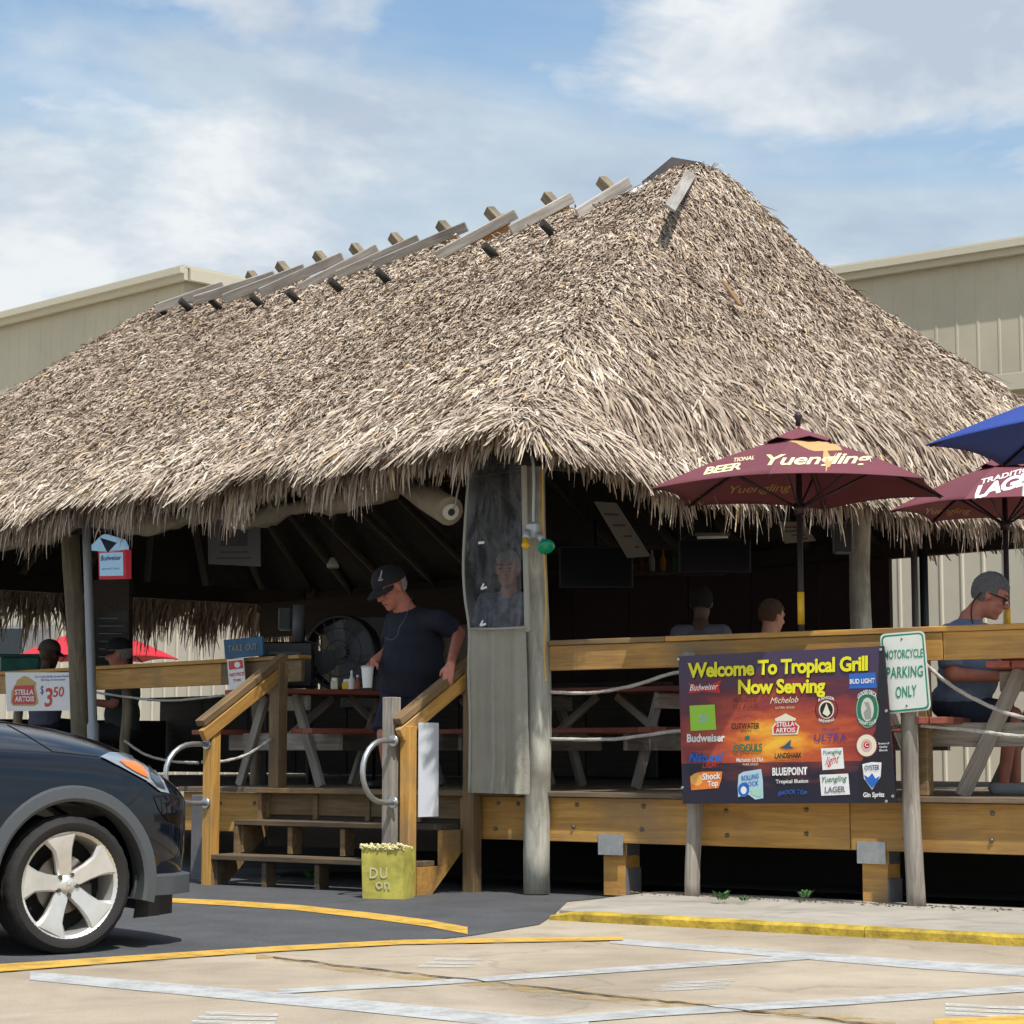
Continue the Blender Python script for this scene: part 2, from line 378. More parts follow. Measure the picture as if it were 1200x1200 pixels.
def stripe(name, pts, mat, z=.003):
    """painted strip; pts = (px, py, half width in px)"""
    up = [ground(x, y - w) for x, y, w in pts]; dn = [ground(x, y + w) for x, y, w in pts]
    return sheet(name, up + dn[::-1], z, mat)
stripe('parking_line_marking', [(35, 1144, 5), (200, 1159, 6), (420, 1179, 7), (690, 1206, 8)], WPAINT)
stripe('parking_line_marking', [(325, 1163, 2.6), (500, 1153, 2.8), (700, 1139, 3), (955, 1121.5, 3)], WPAINT, .0045)
stripe('parking_line_marking', [(715, 1103, 3), (900, 1117, 4), (1080, 1131, 5), (1215, 1139.5, 6)], WPAINT)
stripe('parking_line_marking', [(590, 1202, 4.5), (760, 1188, 4.5), (1000, 1174, 4), (1215, 1158, 4)], WPAINT, .0045)
for k in range(3):
    stripe('parking_line_marking', [(490 + 10 * k, 1133 - 4 * k, 1.3), (550 + 8 * k, 1133 - 4 * k, 1.3)], WPAINT2)
    stripe('parking_line_marking', [(225 + 8 * k, 1198 - 5 * k, 1.8), (322 + 2 * k, 1200 - 5 * k, 1.8)], WPAINT2)
    stripe('parking_line_marking', [(1108, 1188 - 5 * k, 1.8), (1205, 1192 - 5 * k, 1.8)], WPAINT2)
    stripe('parking_line_marking', [(765 + 9 * k, 1161 - 4 * k, 1.5), (850 + 6 * k, 1157 - 4 * k, 1.5)], WPAINT2)
stripe('yellow_line_marking', [(-40, 1139, 4.5), (0, 1136, 4.5), (200, 1121.5, 3.2), (330, 1113, 3.0), (470, 1105.5, 2.6), (610, 1103, 2.4), (730, 1101, 2)], YPAINT, .008)
stripe('yellow_line_marking', [(195, 1056, 2.5), (260, 1059, 3), (350, 1065, 3.2), (430, 1074, 3.6), (500, 1083, 4), (548, 1092, 4.2)], YPAINT, .008)
stripe('yellow_line_marking', [(300, 1121, 3), (420, 1137, 4), (600, 1158, 5.5), (800, 1178, 5), (1050, 1200, 4)], YPAINT2)
stripe('yellow_line_marking', [(1095, 1199, 3), (1220, 1196, 6)], YPAINT, .006)
rr = random.Random(3)
j = [(x, 1121 + (x - 300) * .1115 + rr.uniform(-1.2, 1.2), rr.uniform(.2, .7)) for x in range(320, 1060, 14)]
stripe('pavement_joint', j, CRACK, .006)

# pavement along the deck with its yellow kerb
ks = ground(645, 1078); ke = ground(1200, 1109); kd = (ke - ks).normalized(); kn = Vector((kd.y, -kd.x, 0))
if kn.y > 0: kn = -kn
far = ks + kd * 9
sw = [ks - kn * .10, far - kn * .10, D(9, -.2), D(.95, -.2), ground(712, 1052, .054), ground(660, 1062, .054)]
bm = bmesh.new(); tops = [bm.verts.new((p.x, p.y, .054)) for p in sw]; bots = [bm.verts.new((p.x, p.y, -.05)) for p in sw]
bm.faces.new(tops)
for i in range(len(sw)): bm.faces.new([tops[i], bots[i], bots[(i + 1) % len(sw)], tops[(i + 1) % len(sw)]])
tag(link('pavement', bm_mesh(bm), CONC_W), kind='structure')
KERBY = flat('yellow_kerb_paint', (.40, .28, .03), .6, var=.6, vscale=5, bump=.8, bscale=30)
def kerb_piece(s0, s1):
    n = 14; prof = [(-.095, -.05), (-.105, .058), (-.012, .060), (.012, .045), (.02, -.05)]; V, F = [], []
    for i in range(n):
        s = s0 + (s1 - s0) * i / (n - 1)
        for k, (o_, z) in enumerate(prof):
            e = .5 if (s == s0 and s0 < .1) else 1
            V.append(ks + kd * s + kn * (o_ + rr.uniform(-.004, .004)) + Vector((0, 0, (z + rr.uniform(-.003, .003)) * e)))
    for i in range(n - 1):
        for k in range(len(prof) - 1): F.append((i * 5 + k, i * 5 + k + 1, (i + 1) * 5 + k + 1, (i + 1) * 5 + k))
    F += [tuple(range(5)), tuple((n - 1) * 5 + k for k in range(5))]
    tag(link('kerb', pydata(V, F), KERBY), kind='structure')
for k in range(4): kerb_piece(0 if k == 0 else k * 2.2 + .006, (k + 1) * 2.2)

# ------------------------------------------------------------------ buildings behind
SIDE_A = flat('khaki_siding', (.45, .41, .31), .55, var=.10, vscale=.5)
SIDE_C = flat('cream_siding', (.52, .49, .40), .6, var=.06, vscale=.7)
SIDE_W = flat('white_siding', (.72, .72, .68), .6, var=.04)
TRIM = flat('cream_trim', (.50, .465, .365), .5)
TANW = flat('tan_wall', (.42, .33, .18), .7, var=.08)
GLASSD = flat('dark_glass', (.02, .025, .03), .1)
def rib_wall(name, a, b, z0, z1, mat, parent, pitch=.3, rib=.035, w=.06):
    a, b = Vector((a.x, a.y, 0)), Vector((b.x, b.y, 0)); L = (b - a).length; d = (b - a) / L
    n = Vector((d.y, -d.x, 0))
    if n.dot(EYE - a) < 0: n = -n
    xs = []; k = 0.0
    while k < L: xs += [(k, 0), (min(k + pitch - w * 1.5, L), 0), (min(k + pitch - w, L), rib), (min(k + pitch - w * .4, L), rib)]; k += pitch
    xs.append((L, 0)); V, F = [], []
    for x, o_ in xs: V += [d * x + n * o_ + Vector((0, 0, z0)), d * x + n * o_ + Vector((0, 0, z1))]
    for i in range(len(xs) - 1): F.append((2 * i, 2 * i + 2, 2 * i + 3, 2 * i + 1))
    return link(name, pydata(V, F), mat, parent, Matrix.Translation(a))
def metal_building(name, label, corner, ang, left, right, depth, h, mat, fascia=.25, group=None):
    d = Vector((math.cos(ang), -math.sin(ang), 0)); n = Vector((math.sin(ang), math.cos(ang), 0)); c = Vector((corner.x, corner.y, 0))
    th = thing(name, c, label, 'building')
    a, b = c - d * left, c + d * right
    rib_wall('wall', a, b, 0, h - .02, mat, th, .42, .012, .05); rib_wall('wall', b, b + n * depth, 0, h - .02, mat, th, .42, .012, .05); rib_wall('wall', a, a + n * depth, 0, h - .02, mat, th, .42, .012, .05)
    board('wall', a + n * depth + Vector((0, 0, h / 2)), b + n * depth + Vector((0, 0, h / 2)), .1, h - .04, mat, th)
    z = Vector((0, 0, h - fascia / 2))
    board('fascia', a - n * .14 + z, b - n * .14 + d * .2 + z, .12, fascia, TRIM, th)
    board('fascia', b + d * .2 - n * .05 + z, b + d * .2 + n * depth + z, .12, fascia, TRIM, th)
    board('gutter', a - n * .26 + z + Vector((0, 0, .06)), b - n * .26 + d * .26 + z + Vector((0, 0, .06)), .12, .14, TRIM, th)
    e = [a - n * .2, b - n * .2 + d * .2, b + n * depth + d * .2, a + n * depth]
    link('roof', pydata([p - c + Vector((0, 0, h + .01)) for p in e] + [p - c + Vector((0, 0, h + .06)) for p in e], [(0, 1, 2, 3), (4, 5, 6, 7), (0, 1, 5, 4), (1, 2, 6, 5), (2, 3, 7, 6), (3, 0, 4, 7)]), TRIM, th, Matrix.Translation(c))
    return th
pA = at(217, 317, 43); pB = at(1010, 313, 40)
bA = metal_building('metal_building', 'khaki ribbed metal building rising over the low end of the thatched roof', pA, R(44), 22, 0, 12, pA.z, SIDE_A)
metal_building('metal_building', 'khaki ribbed metal building above the thatched roof on the umbrella side', pB, R(38), 6, 22, 12, pB.z, SIDE_A)
# long low building right behind the hut
pC = at(1200, 437, 27); dC = Vector((math.cos(R(38)), -math.sin(R(38)), 0)); nC = Vector((math.sin(R(38)), math.cos(R(38)), 0))
cC = Vector((pC.x, pC.y, 0)); hC = pC.z
bC = thing('low_building', cC, 'long low cream sided building directly behind the thatched hut', 'building')
rib_wall('wall', cC - dC * 24, cC + dC * 8, 0, 4.2, SIDE_C, bC, .30, .02, .04)
rib_wall('wall', cC - dC * 44, cC - dC * 24.02, 0, 4.2, SIDE_W, bC, .32, .03, .05)
board('wall', cC - dC * 44 + Vector((0, 0, 4.2 + (hC - 4.5) / 2)), cC + dC * 8 + Vector((0, 0, 4.2 + (hC - 4.5) / 2)), .08, hC - 4.5, TANW, bC)
board('fascia', cC - dC * 44 - nC * .1 + Vector((0, 0, hC - .12)), cC + dC * 8 - nC * .1 + Vector((0, 0, hC - .12)), .1, .22, TRIM, bC)
box('roof', cC - dC * 18 + nC * 2 + Vector((0, 0, hC - .02)), (52, 4, .05), TRIM, bC, frame(dC))
# the open vent / shutters on its pale end
def facadeC(px, py, o=-.05): return hit(px, py, cC + nC * o, nC)
w = tag(thing('serving_window', facadeC(30, 760), 'dark serving window with a grey shutter in the white wall', 'window'))
prism('frame', [facadeC(-30, 734, -.12), facadeC(62, 732, -.12), facadeC(61, 772, -.12), facadeC(-30, 772, -.12)], .06, flat('window_grey', (.3, .3, .3), .6), w)
prism('pane', [facadeC(-28, 737, -.13), facadeC(26, 736.5, -.13), facadeC(26, 770, -.13), facadeC(-28, 770, -.13)], .005, GLASSD, w)
prism('shutter', [facadeC(30, 738, -.14), facadeC(57, 737, -.14), facadeC(57, 768, -.14), facadeC(30, 768, -.14)], .02, flat('shutter_grey', (.22, .22, .22), .6), w)

# ================================================================== THE THATCHED HUT
hut = thing('thatched_hut', C0, 'large open sided hut with a grey brown palm thatch hip roof', 'hut')
OV, W_, L_, RZ, EZ = .75, 8.4, 14.17, 6.73, 3.47
WB = W_ + OV - .7
M1B = (RZ - EZ) / (WB - W_ / 2)
M1, M2 = (RZ - EZ) / (W_ / 2 + OV), (RZ - EZ) / (2.37 + OV)
def roof_z(u, v):
    f = np.stack([EZ + M1 * (v + OV), EZ + M1B * (WB - v), EZ - .12 + M2 * 1.03 * (u + OV), EZ + M2 * (L_ + OV - u)])
    k = 6.0
    z = -np.log(np.exp(-k * f).sum(0)) / k
    q_ = np.clip((z - EZ) / (RZ - EZ), 0, 1); z = z + .40 * q_ * (1 - q_)
    z = z + .34 * np.exp(-((u - 2.0) / .55) ** 2 - ((v - 4.3) / .9) ** 2) + .24 * np.exp(-((u - 11.7) / 1.3) ** 2 - ((v - 4.2) / 1.3) ** 2) + .06 * np.exp(-((v - 4.2) / .8) ** 2)
    z = z + .05 * np.sin(u * 1.7 + .6 * np.sin(v * 1.3)) * np.sin(v * 1.9 + u * .7) + .03 * np.sin(u * 4.1 + v * 2.3)
    return z
def roof_grad(u, v, e=.05):
    return (roof_z(u + e, v) - roof_z(u - e, v)) / (2 * e), (roof_z(u, v + e) - roof_z(u, v - e)) / (2 * e)
hu, hv = np.array(HU), np.array(HV); c0 = np.array(C0)
def to_world(u, v, z): return c0 + u[:, None] * hu + v[:, None] * hv + z[:, None] * np.array([0, 0, 1.])

def thatch_material():
    m, n, l, b = _new('palm_thatch'); b.inputs['Roughness'].default_value = .78; b.inputs['Specular IOR Level'].default_value = .25
    a = n.new('ShaderNodeAttribute'); a.attribute_name = 'tone'
    r = n.new('ShaderNodeValToRGB'); e = r.color_ramp.elements
    st = [(0, (.05, .032, .024)), (.2, (.19, .135, .10)), (.42, (.36, .285, .22)), (.66, (.54, .45, .36)), (.88, (.74, .66, .55)), (1, (.55, .36, .15))]
    while len(e) < len(st): e.new(.5)
    for k, (p, c) in zip(e, st): k.position = p; k.color = (*c, 1)
    l.new(a.outputs['Fac'], r.inputs[0]); l.new(r.outputs[0], b.inputs['Base Color'])
    return m
THATCH = thatch_material()
UNDER = flat('shaded_thatch', (.011, .009, .008), .95, var=.4, vscale=5, bump=1, bscale=14)  # far darker than the thatch above, roof shade worked into the colour

# solid core of the roof
gu = np.concatenate([[-OV + .1], np.linspace(-OV + .35, L_ + OV - .35, 58), [L_ + OV - .1]]); gv = np.concatenate([[-OV + .1], np.linspace(-OV + .35, WB - .35, 36), [WB - .1]])
GU, GV = np.meshgrid(gu, gv, indexing='ij'); nu, nv = GU.shape
zt = roof_z(GU.ravel(), GV.ravel()); top = to_world(GU.ravel(), GV.ravel(), zt - .07) - c0; bot = to_world(GU.ravel(), GV.ravel(), zt - .27) - c0
V = np.concatenate([top, bot]); F = []; N = nu * nv
for i in range(nu - 1):
    for k in range(nv - 1):
        a_, b_, c_, d_ = i * nv + k, (i + 1) * nv + k, (i + 1) * nv + k + 1, i * nv + k + 1
        F += [(a_, b_, c_, d_), (N + a_, N + d_, N + c_, N + b_)]
rim = [i * nv for i in range(nu)] + [(nu - 1) * nv + k for k in range(1, nv)] + [i * nv + nv - 1 for i in range(nu - 2, -1, -1)] + [k for k in range(nv - 2, 0, -1)]
for i in range(len(rim)): a_, b_ = rim[i], rim[(i + 1) % len(rim)]; F.append((a_, N + a_, N + b_, b_))
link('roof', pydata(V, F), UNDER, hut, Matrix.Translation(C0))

def strands(root, d, nrm, length, width, lift, droop, twist, tone, seg=2, curl=None):
    """ribbon strands as one set of quads: root points, directions, normals (arrays)"""
    n = len(root); s = np.linspace(0, 1, seg + 1)
    side = np.cross(d, nrm); side /= np.linalg.norm(side, axis=1)[:, None] + 1e-9
    up = np.cross(side, d)
    wv = side * np.cos(twist)[:, None] + up * np.sin(twist)[:, None]
    V = np.zeros((n, seg + 1, 2, 3)); T = np.zeros((n, seg + 1, 2))
    for i, t in enumerate(s):
        p = root + d * (length * t)[:, None] + nrm * (lift * math.sin(t * 2.2))[:, None] + np.array([0, 0, -1.]) * (droop * t ** 2 * length)[:, None]
        if curl is not None: p = p + side * (curl * t * t)[:, None]
        wd = (width * (1 - .75 * max(0, t - .45) / .55) * .5)[:, None]
        V[:, i, 0] = p - wv * wd; V[:, i, 1] = p + wv * wd; T[:, i] = np.clip(tone, 0, 1)[:, None]
    base = np.arange(n)[:, None] * (seg + 1) * 2
    q = np.concatenate([np.stack([base[:, 0] + 2 * i, base[:, 0] + 2 * i + 1, base[:, 0] + 2 * i + 3, base[:, 0] + 2 * i + 2], 1) for i in range(seg)])
    return V.reshape(-1, 3), q, T.reshape(-1)
def strand_object(name, sets, mat, parent):
    vs_, qs, ts, o_ = [], [], [], 0
    for V, q, t in sets: vs_.append(V); qs.append(q + o_); ts.append(t); o_ += len(V)
    V, q, t = np.concatenate(vs_) - c0, np.concatenate(qs), np.concatenate(ts)
    me = bpy.data.meshes.new(name); me.vertices.add(len(V)); me.vertices.foreach_set('co', V.astype(np.float32).ravel())
    me.loops.add(q.size); me.loops.foreach_set('vertex_index', q.astype(np.int32).ravel())
    me.polygons.add(len(q)); me.polygons.foreach_set('loop_start', (np.arange(len(q)) * 4).astype(np.int32)); me.polygons.foreach_set('loop_total', np.full(len(q), 4, np.int32))
    at_ = me.attributes.new('tone', 'FLOAT', 'POINT'); at_.data.foreach_set('value', t.astype(np.float32))
    me.update(calc_edges=True)
    return tag(link(name, me, mat, parent, Matrix.Translation(C0)), kind='stuff')
def patchy(u, v):
    return .5 + .22 * np.sin(u * 1.1 + 1.7 * np.sin(v * .9)) * np.cos(v * 1.4 - .5 * u) + .18 * np.sin(u * 3.7 + v * 2.9 + 2 * np.sin(v * 2.1)) + .10 * np.sin(u * 7.9 - v * 6.1)
def sample_face(n, ulo, uhi, vlo, vhi, keep):
    u, v = rng.uniform(ulo, uhi, n), rng.uniform(vlo, vhi, n); k = keep(u, v); return u[k], v[k]
def slope_strands(u, v, lmin, lmax, wmin, wmax, spread, long_near=True):
    z = roof_z(u, v); gx, gy = roof_grad(u, v); n = len(u)
    d = -(gx[:, None] * hu + gy[:, None] * hv); g = np.sqrt(gx ** 2 + gy ** 2); d = d / (g[:, None] + 1e-6)
    d = d + np.array([0, 0, -1.]) * g[:, None]; d /= np.linalg.norm(d, axis=1)[:, None]
    nr = np.array([0, 0, 1.]) - (gx[:, None] * hu + gy[:, None] * hv); nr /= np.linalg.norm(nr, axis=1)[:, None]
    ang = rng.normal(0, spread, n); sd = np.cross(d, nr)
    d = d * np.cos(ang)[:, None] + sd * np.sin(ang)[:, None]
    edge = np.minimum(np.minimum(v + OV, WB - v), np.minimum(u + OV, L_ + OV - u))
    near = np.clip(1.1 - edge / 1.15, 0, 1) if long_near else np.zeros(n)
    length = rng.uniform(lmin, lmax, n) * (1 + 2.6 * near)
    tone = .17 + .57 * rng.beta(1.6, 1.7, n) * (0.55 + .9 * patchy(u, v)) + .14 * near
    tone = np.where(rng.random(n) < .025, .97, tone); tone = np.where(rng.random(n) < .06, .14, tone)
    wild = rng.random(n) < .012
    lift = rng.uniform(.0, .030, n) * (1 + .8 * near) + np.where(wild, rng.uniform(.02, .07, n), 0)
    root = to_world(u, v, z) - nr * rng.uniform(.02, .07, n)[:, None]
    return strands(root, d, nr, length * np.where(wild, 1.3, 1), rng.uniform(wmin, wmax, n), lift, rng.uniform(-.05, .18, n), rng.normal(0, .42, n), tone, 2, rng.normal(0, .02, n))
m1 = lambda u, v: (v + OV) * M1
def face_of(u, v):
    f = np.stack([(v + OV) * M1, (WB - v) * M1B, (u + OV) * M2 - .12, (L_ + OV - u) * M2]); return f.argmin(0)
sets = []
u, v = sample_face(430000, -OV, L_ + OV, -OV, W_ / 2 + .1, lambda u, v: (face_of(u, v) == 0) & (rng.random(len(u)) < np.clip(1.15 - u / 20, .4, 1)))
sets.append(slope_strands(u, v, .05, .12, .011, .023, .48))
u, v = sample_face(220000, -OV, 2.5, -OV, WB, lambda u, v: face_of(u, v) == 2)
sets.append(slope_strands(u, v, .055, .145, .010, .023, .40))
u, v = sample_face(40000, -OV, L_ + OV, -OV, WB, lambda u, v: (face_of(u, v) == 1) | (face_of(u, v) == 3))
sets.append(slope_strands(u, v, .2, .4, .04, .08, .3, False))
strand_object('thatch', sets, THATCH, hut)

def fringe(u0, v0, u1, v1, out, n, rows, lmin, lmax, wmin, wmax, inset=.5):
    t = rng.random(n); row = rng.random(n) * inset
    u, v = u0 + (u1 - u0) * t - out[0] * row, v0 + (v1 - v0) * t - out[1] * row
    z = roof_z(u, v) - rng.uniform(.02, .26, n) * (1 - row / inset * .6)
    o = out[0] * hu + out[1] * hv; al = (u1 - u0) * hu + (v1 - v0) * hv; al = al / np.linalg.norm(al)
    clump = .12 * np.sin(t * 61) + .08 * np.sin(t * 173 + 1) + .06 * np.sin(t * 390)
    L = rng.uniform(lmin, lmax, n) * (1 + clump * 1.8) + row * .55
    if rows == 3.5: L = L * (1 - .62 * np.exp(-(t * (abs(u1 - u0) + abs(v1 - v0)) / .75) ** 2))
    seg = 4; n_ = n; sl = .75
    side = al[None, :] * 1.0; tw = rng.normal(0, .7, n); wv = al[None, :] * np.cos(tw)[:, None] + o[None, :] * np.sin(tw)[:, None]
    lean = rng.normal(0, .16, n) + .1 * np.sin(t * 47); root = to_world(u, v, z)
    V = np.zeros((n, seg + 1, 2, 3)); T = np.zeros((n, seg + 1, 2))
    tone = .12 + .62 * rng.beta(1.5, 1.8, n) + .12 * np.sin(t * 95) * .5
    tone = np.where(rng.random(n) < .03, .97, tone)
    wd0 = rng.uniform(wmin, wmax, n); p = root.copy(); step = L / seg; sp = rng.uniform(.6, 1.0, n)
    for i in range(seg + 1):
        f = i / seg
        wd = (wd0 * (1 - .8 * max(0, f - .4) / .6) * .5)[:, None]
        V[:, i, 0] = p - wv * wd; V[:, i, 1] = p + wv * wd; T[:, i] = np.clip(tone, 0, 1)[:, None]
        k = np.clip((f * 1.5) * sp + rng.uniform(0, .1, n), 0, 1)
        outw = (1 - k) * .95 * np.clip(row / .25 + .25, .25, 1); dn = .5 + k * .6
        dd = o[None, :] * outw[:, None] + np.array([0, 0, -1.]) * dn[:, None] + al[None, :] * lean[:, None]
        dd /= np.linalg.norm(dd, axis=1)[:, None]; p = p + dd * step[:, None]
    base = np.arange(n) * (seg + 1) * 2
    q = np.concatenate([np.stack([base + 2 * i, base + 2 * i + 1, base + 2 * i + 3, base + 2 * i + 2], 1) for i in range(seg)])
    return V.reshape(-1, 3), q, T.reshape(-1)
fr = [fringe(-OV + .12, -OV, L_ + OV, -OV, (0, -1), 19000, 3.5, .16, .36, .010, .028),
      fringe(-OV, -OV + .12, -OV, WB, (-1, 0), 14000, 3.5, .20, .42, .010, .030),
      fringe(L_ + OV, -OV, L_ + OV, WB, (1, 0), 5000, 3, .5, .85, .02, .05),
      fringe(L_ + OV, WB, 4.6, WB, (0, 1), 4500, 3, .5, .85, .02, .05)]
strand_object('eave_fringe', fr, THATCH, hut)

# posts, beams and rafters
pole('post', hitV(631, 1047, 0) * 1, hitV(627, 470, 0.0), .098, .088, POLE, hut, seed=1)
pl_b, pl_t = hitV(97, 905, 0), hitV(80, 560, 0); pl_b = pl_b + (pl_b - pl_t) * (pl_b.z / (pl_t.z - pl_b.z))
pole('post', pl_b, pl_t, .105, .088, POLE_L, hut, seed=2)
pr_t = hitU(1008, 560, 0); pr_b = hitU(1009, 760, 0); pr_b.z = ZF
pole('post', pr_b, pr_t, .105, .085, POLE, hut, seed=3)
for k, (u_, v_) in enumerate(((0, 8.15), (5.2, 8.15), (9.2, 8.15), (13.8, 8.15), (13.8, .1), (10.4, 0))):
    pole('post', H(u_, v_, .3), H(u_, v_, 3.5), .10, .09, POLE_L, hut, seed=10 + k)
zb = 3.32
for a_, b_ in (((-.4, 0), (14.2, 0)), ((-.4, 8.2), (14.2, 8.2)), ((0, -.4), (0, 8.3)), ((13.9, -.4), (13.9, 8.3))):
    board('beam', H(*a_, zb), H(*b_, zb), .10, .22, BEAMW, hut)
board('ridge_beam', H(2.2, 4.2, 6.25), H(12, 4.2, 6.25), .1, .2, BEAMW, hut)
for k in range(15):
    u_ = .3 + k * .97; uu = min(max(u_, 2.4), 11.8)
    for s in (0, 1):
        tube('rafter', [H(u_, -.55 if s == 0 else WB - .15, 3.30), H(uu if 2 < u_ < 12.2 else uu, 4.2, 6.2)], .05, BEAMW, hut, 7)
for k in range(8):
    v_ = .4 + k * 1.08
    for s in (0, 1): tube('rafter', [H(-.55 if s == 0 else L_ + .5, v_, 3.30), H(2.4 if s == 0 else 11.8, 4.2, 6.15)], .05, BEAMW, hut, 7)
# weathered ridge boards laid on the crown of the front slope, pole ends and stubs
def on_roof(px, py, lift=.06):
    """where a line of sight meets the thatch surface"""
    d = ray(px, py); lo, hi = 14.0, 34.0; prev = None; y = lo
    while y < hi:
        p = EYE + d * (y / d.y); q = p - C0; u_, v_ = q.dot(HU), q.dot(HV)
        if -OV < u_ < L_ + OV and -OV < v_ < WB and p.z < roof_z(np.array([u_]), np.array([v_]))[0] + lift: return p
        y += .02
    return None
def ridge_pt(u_, dv=0, dz=0): return H(u_, 4.2 + dv, float(roof_z(np.array([u_]), np.array([4.2 + dv]))[0]) + dz)
ridge_boards = [((182, 362), (262, 334)), ((228, 352), (322, 322)), ((262, 350), (357, 314)), ((305, 343), (402, 300)), ((352, 338), (443, 291)), ((395, 331), (491, 280)), ((438, 318), (547, 265)), ((512, 303), (605, 250)), ((598, 283), (671, 231)), ((676, 252), (738, 213))]
for k, (a_, b_) in enumerate(ridge_boards):
    u_ = None
    ub = [None, None]
    for i, q in enumerate((a_, b_)):
        vv = 3.55 if i == 0 else 4.12
        ub[i] = hitV(q[0], q[1], vv)
    pa, pb = ub
    qa, qb = pa - C0, pb - C0
    pa.z = max(pa.z, float(roof_z(np.array([qa.dot(HU)]), np.array([qa.dot(HV)]))[0]) + .04)
    board('ridge_board', pa, pb, .04, .115, RIDGEW, hut, up=Vector((0, 0, 1)) - HV * .5, bev=.008)
stubs = [(295, 324), (330, 313), (374, 301), (417, 292), (463, 280), (519, 266), (576, 250), (643, 233), (708, 215)]
for k, (x, y) in enumerate(stubs):
    p = hitV(x, y, 4.45); e = (Vector((-.42, .3, .55))).normalized()
    board('ridge_stub', p - e * .28, p + e * .06, .11, .11, POLE_L, hut, up=HU, bev=.006)
for k, (x, y) in enumerate([(186, 362), (215, 357), (250, 356), (298, 352), (341, 347), (391, 334), (446, 323), (572, 294), (640, 268)]):
    p = on_roof(x, y, .10)
    if p is None: continue
    tube('pole_end', [p + HV * .12 - Vector((0, 0, .06)), p - HV * .05 + Vector((0, 0, .05))], .045, flat('burnt_wood', (.02, .017, .015), .9), hut, 8)
UNDERLAY = flat('orange_underlay', (.42, .22, .08), .8, var=.2)
for (a_, b_) in (((452, 312), (478, 292)), ((505, 300), (535, 278)), ((560, 285), (598, 262)), ((640, 262), (668, 243))):
    pa, pb = hitV(a_[0], a_[1], 3.95), hitV(b_[0], b_[1], 4.12)
    board('underlay_strip', pa, pb, .03, .26, UNDERLAY, hut, up=Vector((0, 0, 1)) - HV * .6, bev=0)
CAPB = flat('black_roof_felt', (.035, .028, .027), .8, var=.3)
v_cap = [hitV(752, 213, 4.0), hitV(787, 184, 4.2), hitV(822, 190, 4.25), hitV(806, 205, 4.0), hitV(770, 214, 3.8)]
prism('ridge_cap', v_cap, .05, CAPB, hut)
prism('tarp_scrap', [hitV(737, 224, 3.85), hitV(768, 208, 3.95), hitV(793, 205, 3.95), hitV(775, 216, 3.78), hitV(745, 226, 3.75)], .015, flat('white_tarp', (.75, .76, .76), .5), hut)
p1, p2 = hitU(785, 244, 1.2), hitU(810, 203, 2.0)
board('ridge_board', p1, p2, .11, .025, RIDGEW, hut, up=-HU + Vector((0, 0, .8)))
# bark-like fallen leaf bases on the hip
for (x, y, x2, y2) in ((848, 330, 868, 358), (1030, 345, 1050, 366)):
    a_, b_ = on_roof(x, y, .12), on_roof(x2, y2, .12)
    if a_ and b_: board('leaf_stalk', a_, b_, .05, .02, flat('leaf_stalk_brown', (.22, .13, .06), .8), hut, up=-HU + Vector((0, 0, .7)))
# back wall of the bar inside, dark
bw = thing('bar_back_wall', H(0, 8.0), 'dark maroon wall at the back of the hut interior', 'wall')
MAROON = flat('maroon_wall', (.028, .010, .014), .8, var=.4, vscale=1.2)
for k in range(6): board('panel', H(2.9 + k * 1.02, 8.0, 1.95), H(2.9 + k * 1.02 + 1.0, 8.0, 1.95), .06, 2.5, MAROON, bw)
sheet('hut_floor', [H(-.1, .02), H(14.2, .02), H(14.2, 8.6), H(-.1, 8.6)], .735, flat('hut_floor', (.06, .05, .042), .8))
# ================================================================== THE DECK
deck = thing('timber_deck', D(1, 0), 'yellow pine deck with rail along the front of the hut', 'deck')
T0, T1 = -3.75, 6.2
for k in range(22):
    n0 = .015 - k * .142 - .07
    a_, b_ = D(T0 + max(0, k - 9) * .12, n0, ZF - .019), D(T1, n0, ZF - .019)
    board('floor_plank', a_, b_, .136, .038, DECKW, deck)
for a_, b_ in ((T0, -2.83), (-.64, -.02), (.02, 2.55), (2.556, T1)):
    board('fascia_board', D(a_, -.075, ZF - .04 - .165), D(b_, -.075, ZF - .04 - .165), .04, .325, PINE, deck)
board('fascia_board', D(-2.826, -.078, ZF - .04 - .09), D(-.646, -.078, ZF - .04 - .09), .04, .18, PINE_D, deck)
for x, y in ((584, 941), (581, 971), (607, 942), (676, 943), (672, 969), (754, 945), (752, 972), (851, 950), (852, 979), (945, 949), (945, 977), (1060, 983), (1163, 953), (1162, 985), (258, 941), (298, 941)):
    p = hitD(x, y, -.052); tube('bolt', [p - DN * .01, p + DN * .006, p + DN * .012], [.016, .016, .008], BOLT, deck, 8)
for k in range(7):   # joists and hidden piers under the deck keep it dark below
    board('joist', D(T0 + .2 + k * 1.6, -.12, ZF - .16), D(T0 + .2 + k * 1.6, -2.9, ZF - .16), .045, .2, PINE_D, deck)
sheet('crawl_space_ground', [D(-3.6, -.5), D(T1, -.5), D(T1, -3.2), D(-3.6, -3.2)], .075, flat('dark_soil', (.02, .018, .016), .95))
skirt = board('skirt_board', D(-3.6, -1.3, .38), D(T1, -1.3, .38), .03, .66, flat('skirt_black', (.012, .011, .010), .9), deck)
BLOCK = flat('grey_block', (.13, .13, .135), .9, var=.2)
